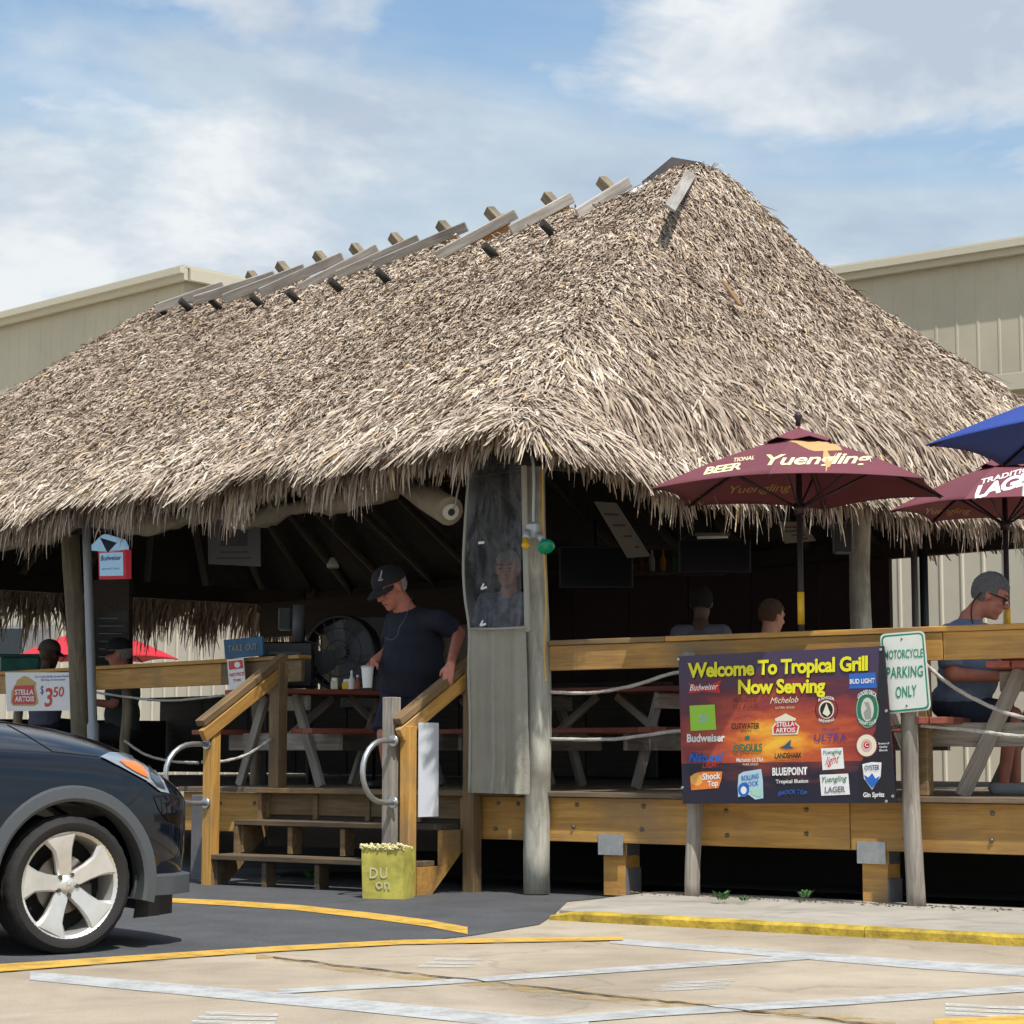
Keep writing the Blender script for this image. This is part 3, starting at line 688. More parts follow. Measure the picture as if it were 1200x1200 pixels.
def pier(x0, x1, yb):
    a_, b_ = hitD(x0, 1000, -.10), hitD(x1, 1000, -.10); w = (b_ - a_).length; c = (a_ + b_) / 2 - DN * w * .5
    zt = ZF - .30; zg = hitD(x0, yb, -.10).z
    th = box('pier_post', (c.x, c.y, (zt + zg) / 2), (w, w, zt - zg), PINE, deck, ROT_D @ Matrix.Rotation(0, 4, 'Z'))
    for s in (1,):
        q = c + DN * (w / 2 + .05); box('bracket', (q.x, q.y, ZF - .38), (w * 1.12, .006, .15), STEEL, deck, ROT_D, .001)
        q = c + DE * (w / 2 + .006); box('pier_block', (q.x, q.y, zg + .1), (.012, w, .2), BLOCK, deck, ROT_D, .001)
    q = c + DE * (w / 2 - .01); box('bracket', (q.x, q.y, ZF - .41), (.03, w * .9, .1), STEEL, deck, ROT_D, .001)
pier(707, 733, 1049); pier(1010, 1040, 1064)
box('pier_post', D(-3.45, .02, .35), (.13, .13, .7), BLOCK, deck, ROT_D)
# rail: face boards, cap boards
zr0, zr1 = hitD(642, 786, .0).z, hitD(642, 757, 0).z
for a_, b_ in ((.09, 3.28), (3.286, T1)):
    board('rail_board', D(a_, -.03, (zr0 + zr1) / 2), D(b_, -.03, (zr0 + zr1) / 2), .04, zr1 - zr0, PINE, deck)
for a_, b_ in ((.09, 1.12), (1.124, T1)):
    board('rail_cap', D(a_, -.07, zr1 + .021), D(b_, -.07, zr1 + .021), .15, .038, PINE_D if a_ < .5 else PINE, deck)
for t_ in (1.35, 3.09, 4.9): box('rail_post', D(t_, -.10, (ZF + zr1) / 2), (.09, .09, zr1 - ZF - .01), PINE_D, deck, ROT_D)
# rail of the hut front, left of the stairs
za, zb_ = hitV(230, 803, 0).z, hitV(230, 778, 0).z
ua, ub = (hitV(330, 780, 0) - C0).dot(HU), (hitV(250, 780, 0) - C0).dot(HU)
uc, ud = (hitV(105, 780, 0) - C0).dot(HU), 12.5
lrail = thing('deck_rail', H(6, 0, ZF), 'timber rail with rope below it along the hut front beside the round post', 'rail')
board('rail_board', H(ua - .15, .12, (za + zb_) / 2), H(ub + .02, .12, (za + zb_) / 2), .04, zb_ - za, PINE_D, lrail)
board('rail_board', H(ub + .026, .12, (za + zb_) / 2), H(ud, .12, (za + zb_) / 2), .04, zb_ - za, PINE, lrail)
board('rail_cap', H(ua - .15, .14, zb_ + .02), H(ud, .14, zb_ + .02), .14, .035, PINE, lrail)
for x in (146, 20, 300):
    u_ = (hitV(x, 830, .18) - C0).dot(HU); pole('post', H(u_, .2, .73), H(u_, .2, za + .05), .05, .048, POLE_L, lrail, seed=x)

# ================================================================== THE STAIRS
st = thing('staircase', D(-1.7, .3), 'wooden steps with newel posts and sloping handrails up to the deck', 'stairs')
sl, sr_ = -2.80, -.72
ztr = [hitD(300, 930, 0).z, .51, .245]; ztr[0] = ZF
for k, n_ in ((1, .30), (2, .60)):
    z = ztr[k]
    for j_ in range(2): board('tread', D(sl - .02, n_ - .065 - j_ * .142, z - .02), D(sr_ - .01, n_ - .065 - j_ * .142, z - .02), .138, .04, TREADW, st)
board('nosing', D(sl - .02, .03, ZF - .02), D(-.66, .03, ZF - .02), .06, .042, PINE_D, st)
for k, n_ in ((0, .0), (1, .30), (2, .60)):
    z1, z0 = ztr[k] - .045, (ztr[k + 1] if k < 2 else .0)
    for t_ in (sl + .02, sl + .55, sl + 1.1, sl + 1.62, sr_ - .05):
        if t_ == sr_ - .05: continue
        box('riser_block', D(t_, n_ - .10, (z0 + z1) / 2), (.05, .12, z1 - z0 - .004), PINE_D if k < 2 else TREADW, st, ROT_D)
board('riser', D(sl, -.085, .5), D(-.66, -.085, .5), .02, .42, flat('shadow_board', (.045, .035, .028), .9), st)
# stringers: saw-tooth outline plates
def stringer(t_, mat):
    zz = [(-.07, ZF - .05), (.02, ZF - .05), (.02, .47), (.30, .47), (.30, .205), (.60, .205), (.60, .0), (.42, .0), (-.07, .40)]
    pts = [D(t_, n_, z) for n_, z in zz]; k = len(pts); o0 = D(t_, 0, 0)
    V = [p - o0 for p in pts] + [p + DE * .04 - o0 for p in pts]
    F = [tuple(range(k)), tuple(range(2 * k - 1, k - 1, -1))] + [(i, (i + 1) % k, k + (i + 1) % k, k + i) for i in range(k)]
    bm = bmesh.new(); vv = [bm.verts.new(v) for v in V]
    for f in F: bm.faces.new([vv[i] for i in f])
    link('stringer', bm_mesh(bm), mat, st, Matrix.Translation(o0))
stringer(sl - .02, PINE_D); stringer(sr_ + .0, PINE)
def newel(t_, n_, z0, z1, w=.095, mat=PINE):
    return board('newel_post', D(t_, n_, z0), D(t_, n_, z1), w, w, mat, st, up=DN)
zl = hitD(240, 850, .62).z
newel(sl - .03, .56, 0, zl - .02, .10); newel(sl - .03 + .06, -.16, ZF, hitD(325, 778, -.1).z, .11, PINE_D)
newel(sr_ + .0, .66, 0, hitD(482, 851, .6).z, .09, PINE)
newel(sr_ - .13, .70, 0, hitD(460, 817, .7).z, .10, GREYW)
newel(-.60, .03, 0, hitD(553, 782, .0).z, .105, PINE_D)
def handrail(a_, b_, mats):
    for k, m_ in enumerate(mats):
        o_ = Vector((0, 0, -k * .10)); s_ = DE * (.0 if k == 0 else .03)
        board('handrail', a_ + o_ + s_, b_ + o_ + s_, .055 if k else .10, .055 if k == 0 else .10, m_, st)
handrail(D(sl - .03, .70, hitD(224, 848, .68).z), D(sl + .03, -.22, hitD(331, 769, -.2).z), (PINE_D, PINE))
handrail(D(sr_ - .05, .74, hitD(466, 846, .7).z), D(-.66, -.10, hitD(552, 768, -.05).z), (PINE_D, PINE))
# grab loops of bent pipe
def grab_loop(t_, n_, zt, zbm, reach, label):
    zc, r = (zt + zbm) / 2, (zt - zbm) / 2
    pts = [D(t_, n_, zt), D(t_, n_ + reach * .35, zt)] + [D(t_, n_ + reach * .35 + reach * .65 * math.sin(math.pi * k / 12), zc + r * math.cos(math.pi * k / 12)) for k in range(1, 12)] + [D(t_, n_ + reach * .35, zbm), D(t_, n_, zbm)]
    g = thing('grab_loop', D(t_, n_, zbm), label, 'grab rail', 'bent steel grab loops on the stair posts')
    tube('pipe', pts, .021, STEEL, g, 12)
    for z in (zt, zbm): tube('flange', [D(t_, n_ - .004, z), D(t_, n_ + .016, z)], .042, STEEL, g, 14)
grab_loop(sl - .03, .615, hitD(235, 872, .62).z, hitD(235, 941, .62).z, .46, 'bent galvanised pipe loop on the stair post by the car')
grab_loop(sr_ - .06, .755, hitD(456, 868, .75).z, hitD(456, 940, .75).z, .36, 'bent galvanised pipe loop on the post above the yellow tub')
# white board screwed to the outside of the stair post
box('edge_board', (0, 0, 0), (.01, .01, .01), WHITE) if False else None
wb_z1, wb_z0 = hitD(494, 847, .5).z, hitD(494, 957, .5).z
q = [D(sr_ + .052, .60, wb_z1), D(sr_ + .052, .36, wb_z1), D(sr_ + .052, .36, wb_z0), D(sr_ + .052, .60, wb_z0)]
tag(prism('notice_board', q, .006, flat('plain_white_board', (.66, .69, .74), .4)), 'blank white board fixed edgeways to the stair post above the yellow tub', 'board')

# ================================================================== ROPES
ROPE = flat('rope', (.42, .40, .36), .9, var=.25, vscale=30, bump=1.2, bscale=60)
def rope(pts, label, r=.013):
    P = smooth_path(pts, 10); acc = 0
    def ring(i, k): return 1 + .22 * math.sin(3 * (2 * math.pi * k / 9) + i * 1.4)
    return tag(tube('rope', P, r, ROPE, None, 9, True, ring), label, 'rope', 'slack ropes strung below the deck rails')
rope([hitD(643, 811, -.02), hitD(690, 812, -.06), hitD(740, 804, -.06), hitD(812, 786, -.02), hitD(900, 806, -.05), hitD(990, 800, -.05), hitD(1066, 776, .0)], 'upper slack rope between the corner post and the parking sign post')
rope([hitD(643, 866, -.02), hitD(720, 866, -.06), hitD(812, 856, -.02), hitD(900, 868, -.05), hitD(1000, 858, -.05), hitD(1066, 850, .0)], 'lower slack rope between the corner post and the parking sign post')
rope([hitD(1078, 772, .02), hitD(1110, 800, -.02), hitD(1150, 823, -.04), hitD(1200, 841, -.05), hitD(1290, 850, -.05)], 'upper rope falling away from the parking sign post below the rail')
rope([hitD(1078, 850, .02), hitD(1140, 856, -.02), hitD(1200, 863, -.04), hitD(1290, 860, -.05)], 'lower rope leaving the parking sign post in front of the picnic table')
rope([D(sl - .1, .6, hitD(243, 893, .6).z), hitD(262, 892, .4), hitD(290, 884, .1), hitD(318, 866, -.1)], 'rope sagging between the two posts of the stair by the car', .012)
rope([hitV(146, 868, .1), hitV(170, 884, .05), hitV(200, 892, .0), hitD(232, 894, .55)], 'rope from the small round post to the stair post behind the car', .012)
rope([hitV(104, 810, .08), hitV(150, 817, .05), hitV(200, 821, .05), hitV(262, 815, .08)], 'rope hung under the rail below the take out sign', .011)

# ================================================================== CORNER: CURTAIN, LAMP, CORD, CANVAS ROLL
cur = thing('weather_curtain', D(-.4, .1, 1.0), 'roll down curtain with clear plastic window and grey canvas foot beside the corner post', 'curtain')
def plastic_mat():
    m, n, l, b = _new('clear_vinyl'); out = n['Material Output']
    b.inputs['Base Color'].default_value = (.5, .52, .55, 1); b.inputs['Roughness'].default_value = .12
    tr = n.new('ShaderNodeBsdfTransparent'); tr.inputs[0].default_value = (.58, .60, .63, 1)
    mx = n.new('ShaderNodeMixShader'); t = n.new('ShaderNodeTexCoord'); x = n.new('ShaderNodeTexNoise'); x.inputs['Scale'].default_value = 5; x.inputs['Detail'].default_value = 5; x.inputs['Distortion'].default_value = 2
    mp = n.new('ShaderNodeMapping'); mp.inputs['Scale'].default_value = (1, 1, .35); l.new(t.outputs['Object'], mp.inputs[0]); l.new(mp.outputs[0], x.inputs['Vector'])
    r = n.new('ShaderNodeMapRange'); r.inputs[1].default_value = .4; r.inputs[2].default_value = .75; r.inputs[3].default_value = .06; r.inputs[4].default_value = .30
    l.new(x.outputs[0], r.inputs[0]); l.new(r.outputs[0], mx.inputs[0]); l.new(tr.outputs[0], mx.inputs[1]); l.new(b.outputs[0], mx.inputs[2]); l.new(mx.outputs[0], out.inputs[0])
    return m
VINYL = plastic_mat()
CANVAS = flat('grey_canvas', (.32, .305, .25), .85, var=.12, vscale=3, bump=.4, bscale=60)
CANVAS_E = flat('canvas_hem', (.36, .355, .31), .85)
def drape(name, left, right, mat, folds, amp, parent, nu=40, nv=14, phase=0, n0=.14):
    """cloth between a left and a right edge (pixel polylines of equal length) hanging in front of the deck line"""
    V, F = [], []
    def edge(e, f):
        k = f * (len(e) - 1); i = min(int(k), len(e) - 2); g = k - i; return (e[i][0] + (e[i + 1][0] - e[i][0]) * g, e[i][1] + (e[i + 1][1] - e[i][1]) * g)
    for i in range(nv + 1):
        f = i / nv; l_, r_ = edge(left, f), edge(right, f)
        for k in range(nu + 1):
            g = k / nu; w_ = amp * (math.sin(g * folds * 6.28 + phase + f * .8) * .6 + math.sin(g * folds * 2.3 * 6.28 + 1 + f * 2.1) * .3) * (.4 + .6 * f) * min(1, 4 * g * (1 - g) + .1)
            V.append(hitD(l_[0] + (r_[0] - l_[0]) * g, l_[1] + (r_[1] - l_[1]) * g, n0 + w_))
    for i in range(nv):
        for k in range(nu): a_ = i * (nu + 1) + k; F.append((a_, a_ + 1, a_ + nu + 2, a_ + nu + 1))
    o0 = V[0].copy(); return link(name, pydata([v - o0 for v in V], F), mat, parent, Matrix.Translation(o0), True)
drape('window', [(552, 520), (546, 600), (543, 660), (545, 700), (550, 738)], [(610, 500), (611, 560), (611, 620), (611, 680), (611, 736)], VINYL, 2.5, .03, cur)
drape('canvas_foot', [(550, 738), (549, 790), (551, 850), (553, 900), (550, 929)], [(616, 735), (618, 790), (619, 850), (621, 900), (621, 931)], CANVAS, 2.2, .06, cur, phase=2)
tube('hem', smooth_path([hitD(552, 520, .14), hitD(546, 600, .14), hitD(543, 660, .14), hitD(545, 700, .14), hitD(550, 738, .14), hitD(549, 790, .15), hitD(551, 850, .15), hitD(550, 929, .15)], 4), .012, CANVAS_E, cur, 6)
board('batten', hitD(613, 500, .15), hitD(618, 740, .15), .045, .02, CANVAS_E, cur, up=DN)
tube('hem', [hitD(550, 737, .18), hitD(580, 737, .18), hitD(616, 735, .18)], .010, CANVAS_E, cur, 6)
for x, y in ((564, 636), (567, 690), (566, 733)):
    c = hitD(x, y, .185); e = .028
    board('strap_tab', c - DE * e, c + DE * e + Vector((0, 0, .012 if y > 650 else 0)), .004, .018, WHITE, cur)
    if y > 650: board('strap_tab', c - DE * e, c + Vector((0, 0, .04)), .004, .014, WHITE, cur)
# rolled canvas under the front eave
roll_px = [(-30, 640), (30, 632), (62, 625), (110, 607), (150, 618), (205, 611), (240, 601), (272, 604), (296, 612), (330, 598), (385, 590), (430, 584), (470, 563)]
rp = smooth_path([hitV(x, y, -.12) for x, y in roll_px], 5)
rl = thing('canvas_roll', rp[0], 'long tan canvas blind rolled up under the front eave', 'canvas blind')
TANC = flat('tan_canvas', (.26, .225, .16), .85, var=.25, vscale=4, bump=.8, bscale=18)
tube('rolled_canvas', rp, [.075 + .02 * math.sin(i * .9) + .012 * math.sin(i * 2.3) for i in range(len(rp))], TANC, rl, 12, True, lambda i, k: 1 + .14 * math.sin(k * 2.1 + i * .8))
ra, rb_ = hitV(470, 566, -.12), hitV(527, 599, -.30)
tube('rolled_canvas', [ra, ra + (rb_ - ra) * .5, rb_], [.075, .105, .115], TANC, rl, 16)
dr = (rb_ - ra).normalized()
tube('roll_core', [rb_ - dr * .02, rb_ + dr * .03], .065, flat('core_white', (.55, .55, .52), .6), rl, 16)
tube('roll_hole', [rb_ + dr * .02, rb_ + dr * .035], .03, BLACK, rl, 12)
tube('hanging_cord', [hitV(532, 596, -.3), hitV(548, 520, -.1)], .008, CANVAS_E, rl, 6)
# lamp holder with coloured bulbs
fl = thing('flood_lamp', hitD(628, 625, .15), 'twin outdoor lamp holder with yellow and green bulbs on the corner post', 'lamp')
GREYP = flat('grey_lamp_metal', (.50, .55, .60), .45, .2)
c = hitD(624, 622, .13); box('junction_box', c, (.10, .06, .11), GREYP, fl, ROT_D, .01)
def bulb(x0, y0, x1, y1, x2, y2, r, mat, nm):
    a_, b_, e_ = hitD(x0, y0, .17), hitD(x1, y1, .22), hitD(x2, y2, .25)
    s_ = tube('socket', [a_, b_], [.022, .028], GREYP, fl, 10)
    d_ = (e_ - b_); P = [b_ + d_ * k for k in (0, .35, .7, .95, 1.12, 1.18)]
    tube('bulb', P, [.024, r * .7, r, r * .95, r * .6, .004], mat, fl, 14)
bulb(618, 622, 616, 632, 616, 641, .032, flat('yellow_glass', (.75, .42, .02), .15), 'y')
bulb(630, 626, 637, 634, 641, 643, .068, flat('green_glass', (.0, .26, .13), .12), 'g')
tag(tube('conduit_pipe', smooth_path([hitD(618, 525, .12), hitD(625, 545, .13), hitD(625, 600, .12), hitD(625, 612, .12)], 5), .012, GREYP), 'thin grey conduit running down to the coloured bulbs', 'pipe')
tag(tube('power_cord', smooth_path([hitD(636, 480, .12), hitD(636, 560, .115), hitD(637, 640, .115), hitD(640, 700, .11), hitD(638, 760, .11), hitD(640, 800, .11)], 6), .007, flat('yellow_cord', (.60, .36, .06), .5)), 'yellow cord hanging down the corner post', 'cord')
tag(tube('conduit_pipe', [hitV(100, 560, -.22), hitV(102, 640, -.22), hitV(106, 760, -.22), hitV(109, 846, -.22), hitV(109, 850, -.22), hitV(112, 1005, -.22)], [.042, .042, .042, .042, .058, .042], flat('dull_grey_pipe', (.30, .32, .34), .5, .3), None, 12), 'grey steel conduit strapped beside the round brown post', 'pipe')
# ================================================================== SIGNS
post_a = pole('sign_post', hitD(814, 1057, .07), hitD(809, 765, .07), .055, .05, GREYW, None, seed=21, wob=.1)
tag(post_a, 'slim weathered round post behind the welcome banner', 'post')
post_b = pole('sign_post', hitD(1073, 1070, .07), hitD(1064, 760, .07), .062, .056, GREYW, None, seed=22, wob=.1)
tag(post_b, 'weathered round post carrying the motorcycle parking sign', 'post')
# motorcycle parking sign
def fsign(px, py): return hitD(px, py, .155)
ms = thing('parking_sign', fsign(1064, 836), 'white motorcycle parking only sign with green lettering and border', 'sign')
def rquad(TL, TR, BR, BL, rad, n=5):
    """rounded quadrilateral outline in pixels"""
    P = [Vector(p) for p in (TL, TR, BR, BL)]; out = []
    for i in range(4):
        p, a, b = P[i], (P[i - 1] - P[i]).normalized(), (P[(i + 1) % 4] - P[i]).normalized()
        for k in range(n + 1):
            t = k / n; q0, q1 = p + a * rad, p + b * rad
            out.append(tuple((1 - t) ** 2 * q0 + 2 * t * (1 - t) * p + t * t * q1))
    return out
SGREEN = flat('sign_green', (.0, .23, .13), .5)
SWHITE = flat('sign_white', (.66, .69, .64), .45, var=.05, vscale=8)
prism('plate', [fsign(*p) for p in rquad((1031, 743), (1083, 739), (1091, 832), (1039, 837), 7)], .004, SWHITE, ms)
printed(ms, rquad((1032.5, 745), (1081.5, 741), (1089, 830.5), (1040, 835), 6), fsign, SGREEN, .003, 'border')
printed(ms, rquad((1034.5, 747), (1080, 743), (1087, 828.5), (1041.5, 833), 5), fsign, SWHITE, .005, 'border_inner')
lettering(ms, 'MOTORCYCLE', (1036.5, 772.5), (1081.5, 770), 10.5, fsign, SGREEN, .012, 0, 1.0, .008)
lettering(ms, 'PARKING', (1039, 795), (1081.5, 792.5), 13.5, fsign, SGREEN, .014, 0, 1.05, .008)
lettering(ms, 'ONLY', (1049.5, 818), (1074, 815.5), 13.5, fsign, SGREEN, .014, 0, 1.05, .008)
for x, y in ((1057, 749), (1063, 827)): p = fsign(x, y); tube('bolt', [p, p + DN * .008], .007, BOLT, ms, 8)
# welcome banner
def fban(px, py): return hitD(px, py, .20)
def sunset_mat():
    m, n, l, b = _new('sunset_print'); b.inputs['Roughness'].default_value = .35
    t = n.new('ShaderNodeTexCoord'); s = n.new('ShaderNodeSeparateXYZ'); l.new(t.outputs['UV'], s.inputs[0])
    mp = n.new('ShaderNodeMapping'); mp.inputs['Scale'].default_value = (3.0, 7.0, 1); mp.inputs['Rotation'].default_value = (0, 0, .35); l.new(t.outputs['UV'], mp.inputs[0])
    x = n.new('ShaderNodeTexNoise'); x.inputs['Scale'].default_value = 1.5; x.inputs['Detail'].default_value = 7; x.inputs['Roughness'].default_value = .6; x.inputs['Distortion'].default_value = .4; l.new(mp.outputs[0], x.inputs['Vector'])
    def mth(op, a, b_):
        k = n.new('ShaderNodeMath'); k.operation = op
        for i, v in enumerate((a, b_)):
            if hasattr(v, 'is_output'): l.new(v, k.inputs[i])
            else: k.inputs[i].default_value = v
        return k.outputs[0]
    dx = mth('MULTIPLY', mth('SUBTRACT', s.outputs[0], .47), 1.35); dy = mth('MULTIPLY', mth('SUBTRACT', s.outputs[1], .40), 1.9)
    r = mth('SQRT', mth('ADD', mth('MULTIPLY', dx, dx), mth('MULTIPLY', dy, dy)), 0)
    g = mth('ADD', r, mth('MULTIPLY', mth('SUBTRACT', x.outputs[0], .5), .9))
    rp = n.new('ShaderNodeValToRGB'); l.new(g, rp.inputs[0]); e = rp.color_ramp.elements
    st_ = [(.0, (.85, .48, .05)), (.13, (.76, .27, .03)), (.30, (.52, .10, .03)), (.54, (.29, .042, .035)), (.78, (.11, .025, .04)), (1.0, (.06, .04, .09))]
    while len(e) < len(st_): e.new(.5)
    for k, (p, c_) in zip(e, st_): k.position = p; k.color = (*c_, 1)
    sea = n.new('ShaderNodeMix'); sea.data_type = 'RGBA'; l.new(mth('LESS_THAN', s.outputs[1], .27), sea.inputs[0]); l.new(rp.outputs[0], sea.inputs[6])
    rp2 = n.new('ShaderNodeValToRGB'); l.new(mth('ADD', r, mth('MULTIPLY', mth('SUBTRACT', x.outputs[0], .5), 1.2)), rp2.inputs[0]); rp2.color_ramp.elements[0].position = .15; rp2.color_ramp.elements[1].position = .55
    rp2.color_ramp.elements[0].color = (.20, .045, .035, 1); rp2.color_ramp.elements[1].color = (.02, .018, .035, 1); l.new(rp2.outputs[0], sea.inputs[7])
    l.new(sea.outputs[2], b.inputs['Base Color']); return m
bn = thing('welcome_banner', fban(920, 942), 'sunset coloured welcome banner with yellow title and rows of beer logos', 'banner')
q = [fban(795, 769), fban(1036, 757), fban(1051, 941), fban(800, 942)]; o0 = q[0]
bmq = bmesh.new(); uvl = bmq.loops.layers.uv.new('UVMap'); nx, ny = 12, 8; grid = {}
for i in range(nx + 1):
    for k in range(ny + 1):
        a, b = i / nx, k / ny; p = (q[0] * (1 - a) + q[1] * a) * (1 - b) + (q[3] * (1 - a) + q[2] * a) * b
        grid[i, k] = (bmq.verts.new(p - o0), bmq.verts.new(p - o0 - DN * .008), (a, 1 - b))
for i in range(nx):
    for k in range(ny):
        ids = [(i, k), (i + 1, k), (i + 1, k + 1), (i, k + 1)]
        for s_ in (0, 1):
            f = bmq.faces.new([grid[j_][s_] for j_ in ids])
            for lp, j_ in zip(f.loops, ids): lp[uvl].uv = grid[j_][2]
me = bpy.data.meshes.new('panel'); bmq.to_mesh(me); bmq.free()
link('panel', me, sunset_mat(), bn, Matrix.Translation(o0))
YEL = flat('print_yellow', (.80, .74, .02), .5); PBLK = flat('print_black', (.01, .01, .012), .5); PRED = flat('print_red', (.55, .03, .03), .5)
PNAVY = flat('print_navy', (.03, .05, .22), .5); PBLUE = flat('print_blue', (.02, .13, .50), .5); PGRN = flat('print_green', (.02, .16, .09), .5); PLIME = flat('print_lime', (.32, .62, .05), .5)
PORNG = flat('print_orange', (.75, .20, .03), .5); PCREAM = flat('print_cream', (.75, .70, .55), .5); PPURP = flat('print_purple', (.10, .04, .22), .5); PGOLD = flat('print_gold', (.50, .33, .09), .5)
PSKY = flat('print_pale_blue', (.42, .60, .70), .5); PBROWN = flat('print_brown', (.14, .03, .02), .5)
def K(x, y): return (780 + x / 4, 740 + y / 4)           # from an enlarged view of the banner
def T(s, x0, y0, x1, y1, h, mat, bold=.0, shear=0, sp=1, lift=.006, arc=0, nm='lettering'): return lettering(bn, s, K(x0, y0), K(x1, y1), h / 4, fban, mat, bold, shear, sp, lift, nm, arc / 4)
def PR(pts, mat, lift=.003, nm='logo'): return printed(bn, [K(*p) for p in pts], fban, mat, lift, nm)
def OV_(cx, cy, rx, ry, mat, lift=.003): return PR(oval(cx, cy, rx, ry), mat, lift)
PR([(1003, 70), (1021, 69), (1082, 803), (905, 804), (905, 640), (985, 460)], flat('banner_black', (.015, .014, .02), .4), .0015, 'dark_corner')
for dx_, dy_, m_, lf in ((3, 3, PBLK, .005), (0, 0, YEL, .008)):
    T('Welcome To Tropical Grill', 104 + dx_, 215 + dy_, 948 + dx_, 180 + dy_, 68, m_, .042 if m_ is PBLK else .036, 0, .95, lf)
    T('Now Serving', 340 + dx_, 291 + dy_, 748 + dx_, 284 + dy_, 66, m_, .042 if m_ is PBLK else .036, 0, .95, lf)
PR([(104, 240), (185, 262), (262, 226), (250, 262), (258, 290), (180, 280), (104, 292), (124, 266)], PRED)
T('Budweiser', 112, 278, 246, 270, 30, WHITE, .01, .35)
PR([(860, 198), (984, 192), (990, 264), (860, 268)], PBLUE); T('BUD LIGHT', 864, 245, 980, 240, 22, WHITE, .03)
PR([(112, 348), (230, 342), (237, 460), (118, 466)], PLIME); T('BUD', 158, 402, 190, 401, 18, PSKY, .02); T('LIGHT', 148, 425, 200, 424, 18, PSKY, .02)
T('Budweiser', 100, 518, 278, 514, 38, WHITE, .03)
T('GOOSE', 318, 332, 426, 328, 22, PBROWN, .0, 0, 1.25); T('ISLAND', 318, 362, 430, 360, 20, PBROWN, .0, 0, 1.25)
T('Michelob', 490, 338, 622, 332, 30, PCREAM, .0, .35); T('ULTRA GOLD', 515, 362, 604, 360, 10, PCREAM)
T('spirits', 318, 418, 424, 412, 8, PBROWN, 0, 0, 1.2, arc=14); T('CUTWATER', 308, 458, 440, 455, 28, PBLK, .018); T('SPIRITS', 350, 474, 402, 473, 10, PBLK)
T("O'DOULS", 318, 566, 452, 562, 38, PGRN, .03); OV_(383, 498, 12, 10, PGRN)
T('Michelob ULTRA', 332, 612, 460, 609, 20, WHITE, .01); T('PURE GOLD', 362, 628, 434, 627, 10, WHITE)
PR([(512, 408), (540, 396), (562, 384), (586, 396), (612, 408), (606, 424), (628, 444), (620, 482), (500, 486), (498, 448), (516, 426)], PCREAM)
PR([(516, 422), (608, 418), (604, 430), (620, 446), (612, 474), (508, 478), (506, 450), (520, 432)], PRED, .0045)
T('STELLA', 520, 446, 604, 443, 22, WHITE, .02, 0, 1, .007); T('ARTOIS', 516, 474, 608, 471, 22, WHITE, .02, 0, 1, .007)
PR([(532, 545), (556, 535), (588, 506), (584, 538), (606, 547), (570, 550)], flat('print_teal', (.02, .10, .16), .5)); T('LANDSHARK', 512, 596, 638, 592, 26, PBLK, .022)
PR([(498, 640), (664, 634), (664, 674), (500, 676)], flat('blue_point_plum', (.10, .05, .08), .5), .002); T('BLUE/POINT', 500, 674, 664, 670, 36, WHITE, .035); T('Tropical Illusion', 516, 712, 668, 708, 18, WHITE, .02)
T('SHOCK TOP', 526, 772, 664, 768, 20, PBLUE, .012, .2, arc=10)
OV_(754, 366, 53, 61, PBLK); OV_(754, 366, 50, 58, flat('print_dull_red', (.25, .03, .03), .5), .004); OV_(754, 366, 36, 43, PCREAM, .005); OV_(754, 368, 30, 36, PBLK, .006); PR([(754, 336), (772, 384), (758, 398), (736, 384)], PCREAM, .0075)
T('RANGER', 716, 330, 792, 326, 14, WHITE, .02, arc=12, lift=.008); T('BREWING', 718, 418, 790, 416, 13, WHITE, .02, arc=-10, lift=.008)
T('Michelob', 730, 468, 812, 464, 16, PPURP, 0, .3); T('ULTRA', 698, 515, 848, 511, 34, PPURP, .012, 0, 1.15)
PR([(728, 548), (830, 544), (838, 642), (736, 650)], WHITE); T('Yuengling', 738, 576, 826, 570, 18, PGRN, .01, .35); T('light', 748, 628, 814, 612, 40, PRED, .0, .45)
PR([(722, 672), (856, 666), (864, 764), (730, 770)], WHITE); T('Yuengling', 732, 708, 850, 700, 28, PGRN, .01, .3); T('LAGER', 746, 756, 842, 752, 28, flat('print_grey', (.2, .2, .24), .5), .03)
OV_(946, 366, 55, 88, PGRN); OV_(946, 366, 51, 84, PCREAM, .0035); OV_(946, 366, 49, 82, PGRN, .004); OV_(946, 366, 30, 56, flat('print_mist', (.55, .58, .52), .5), .005); PR([(930, 330), (952, 332), (964, 372), (962, 410), (936, 412), (928, 380), (944, 360)], flat('goose_grey', (.30, .30, .27), .5), .006)
T('GOOSE DECK', 900, 318, 990, 314, 22, WHITE, .02, arc=22, lift=.007); T('DRAFT CLUB', 908, 424, 986, 424, 16, WHITE, .02, arc=-16, lift=.007)
OV_(942, 534, 50, 56, flat('print_wine', (.30, .05, .06), .5)); OV_(942, 534, 46, 51, PCREAM, .004); OV_(942, 534, 26, 30, flat('print_rose', (.62, .42, .40), .5), .005); OV_(942, 532, 14, 16, PRED, .006); T('C', 934, 540, 950, 540, 20, WHITE, .02, lift=.008)
T('Brewers of', 998, 530, 1048, 528, 10, WHITE, .01); T('Quality', 1002, 546, 1040, 544, 10, WHITE, .01); T('Blends', 1002, 562, 1040, 560, 10, WHITE, .01)
PR([(106, 608), (128, 566), (150, 566), (156, 590), (170, 564), (182, 600), (160, 612), (140, 590), (128, 612)], PNAVY, .002); T('Natural', 108, 612, 272, 606, 42, PBLUE, .03, .25); T('LIGHT', 172, 640, 258, 636, 24, PRED, .01, .3)
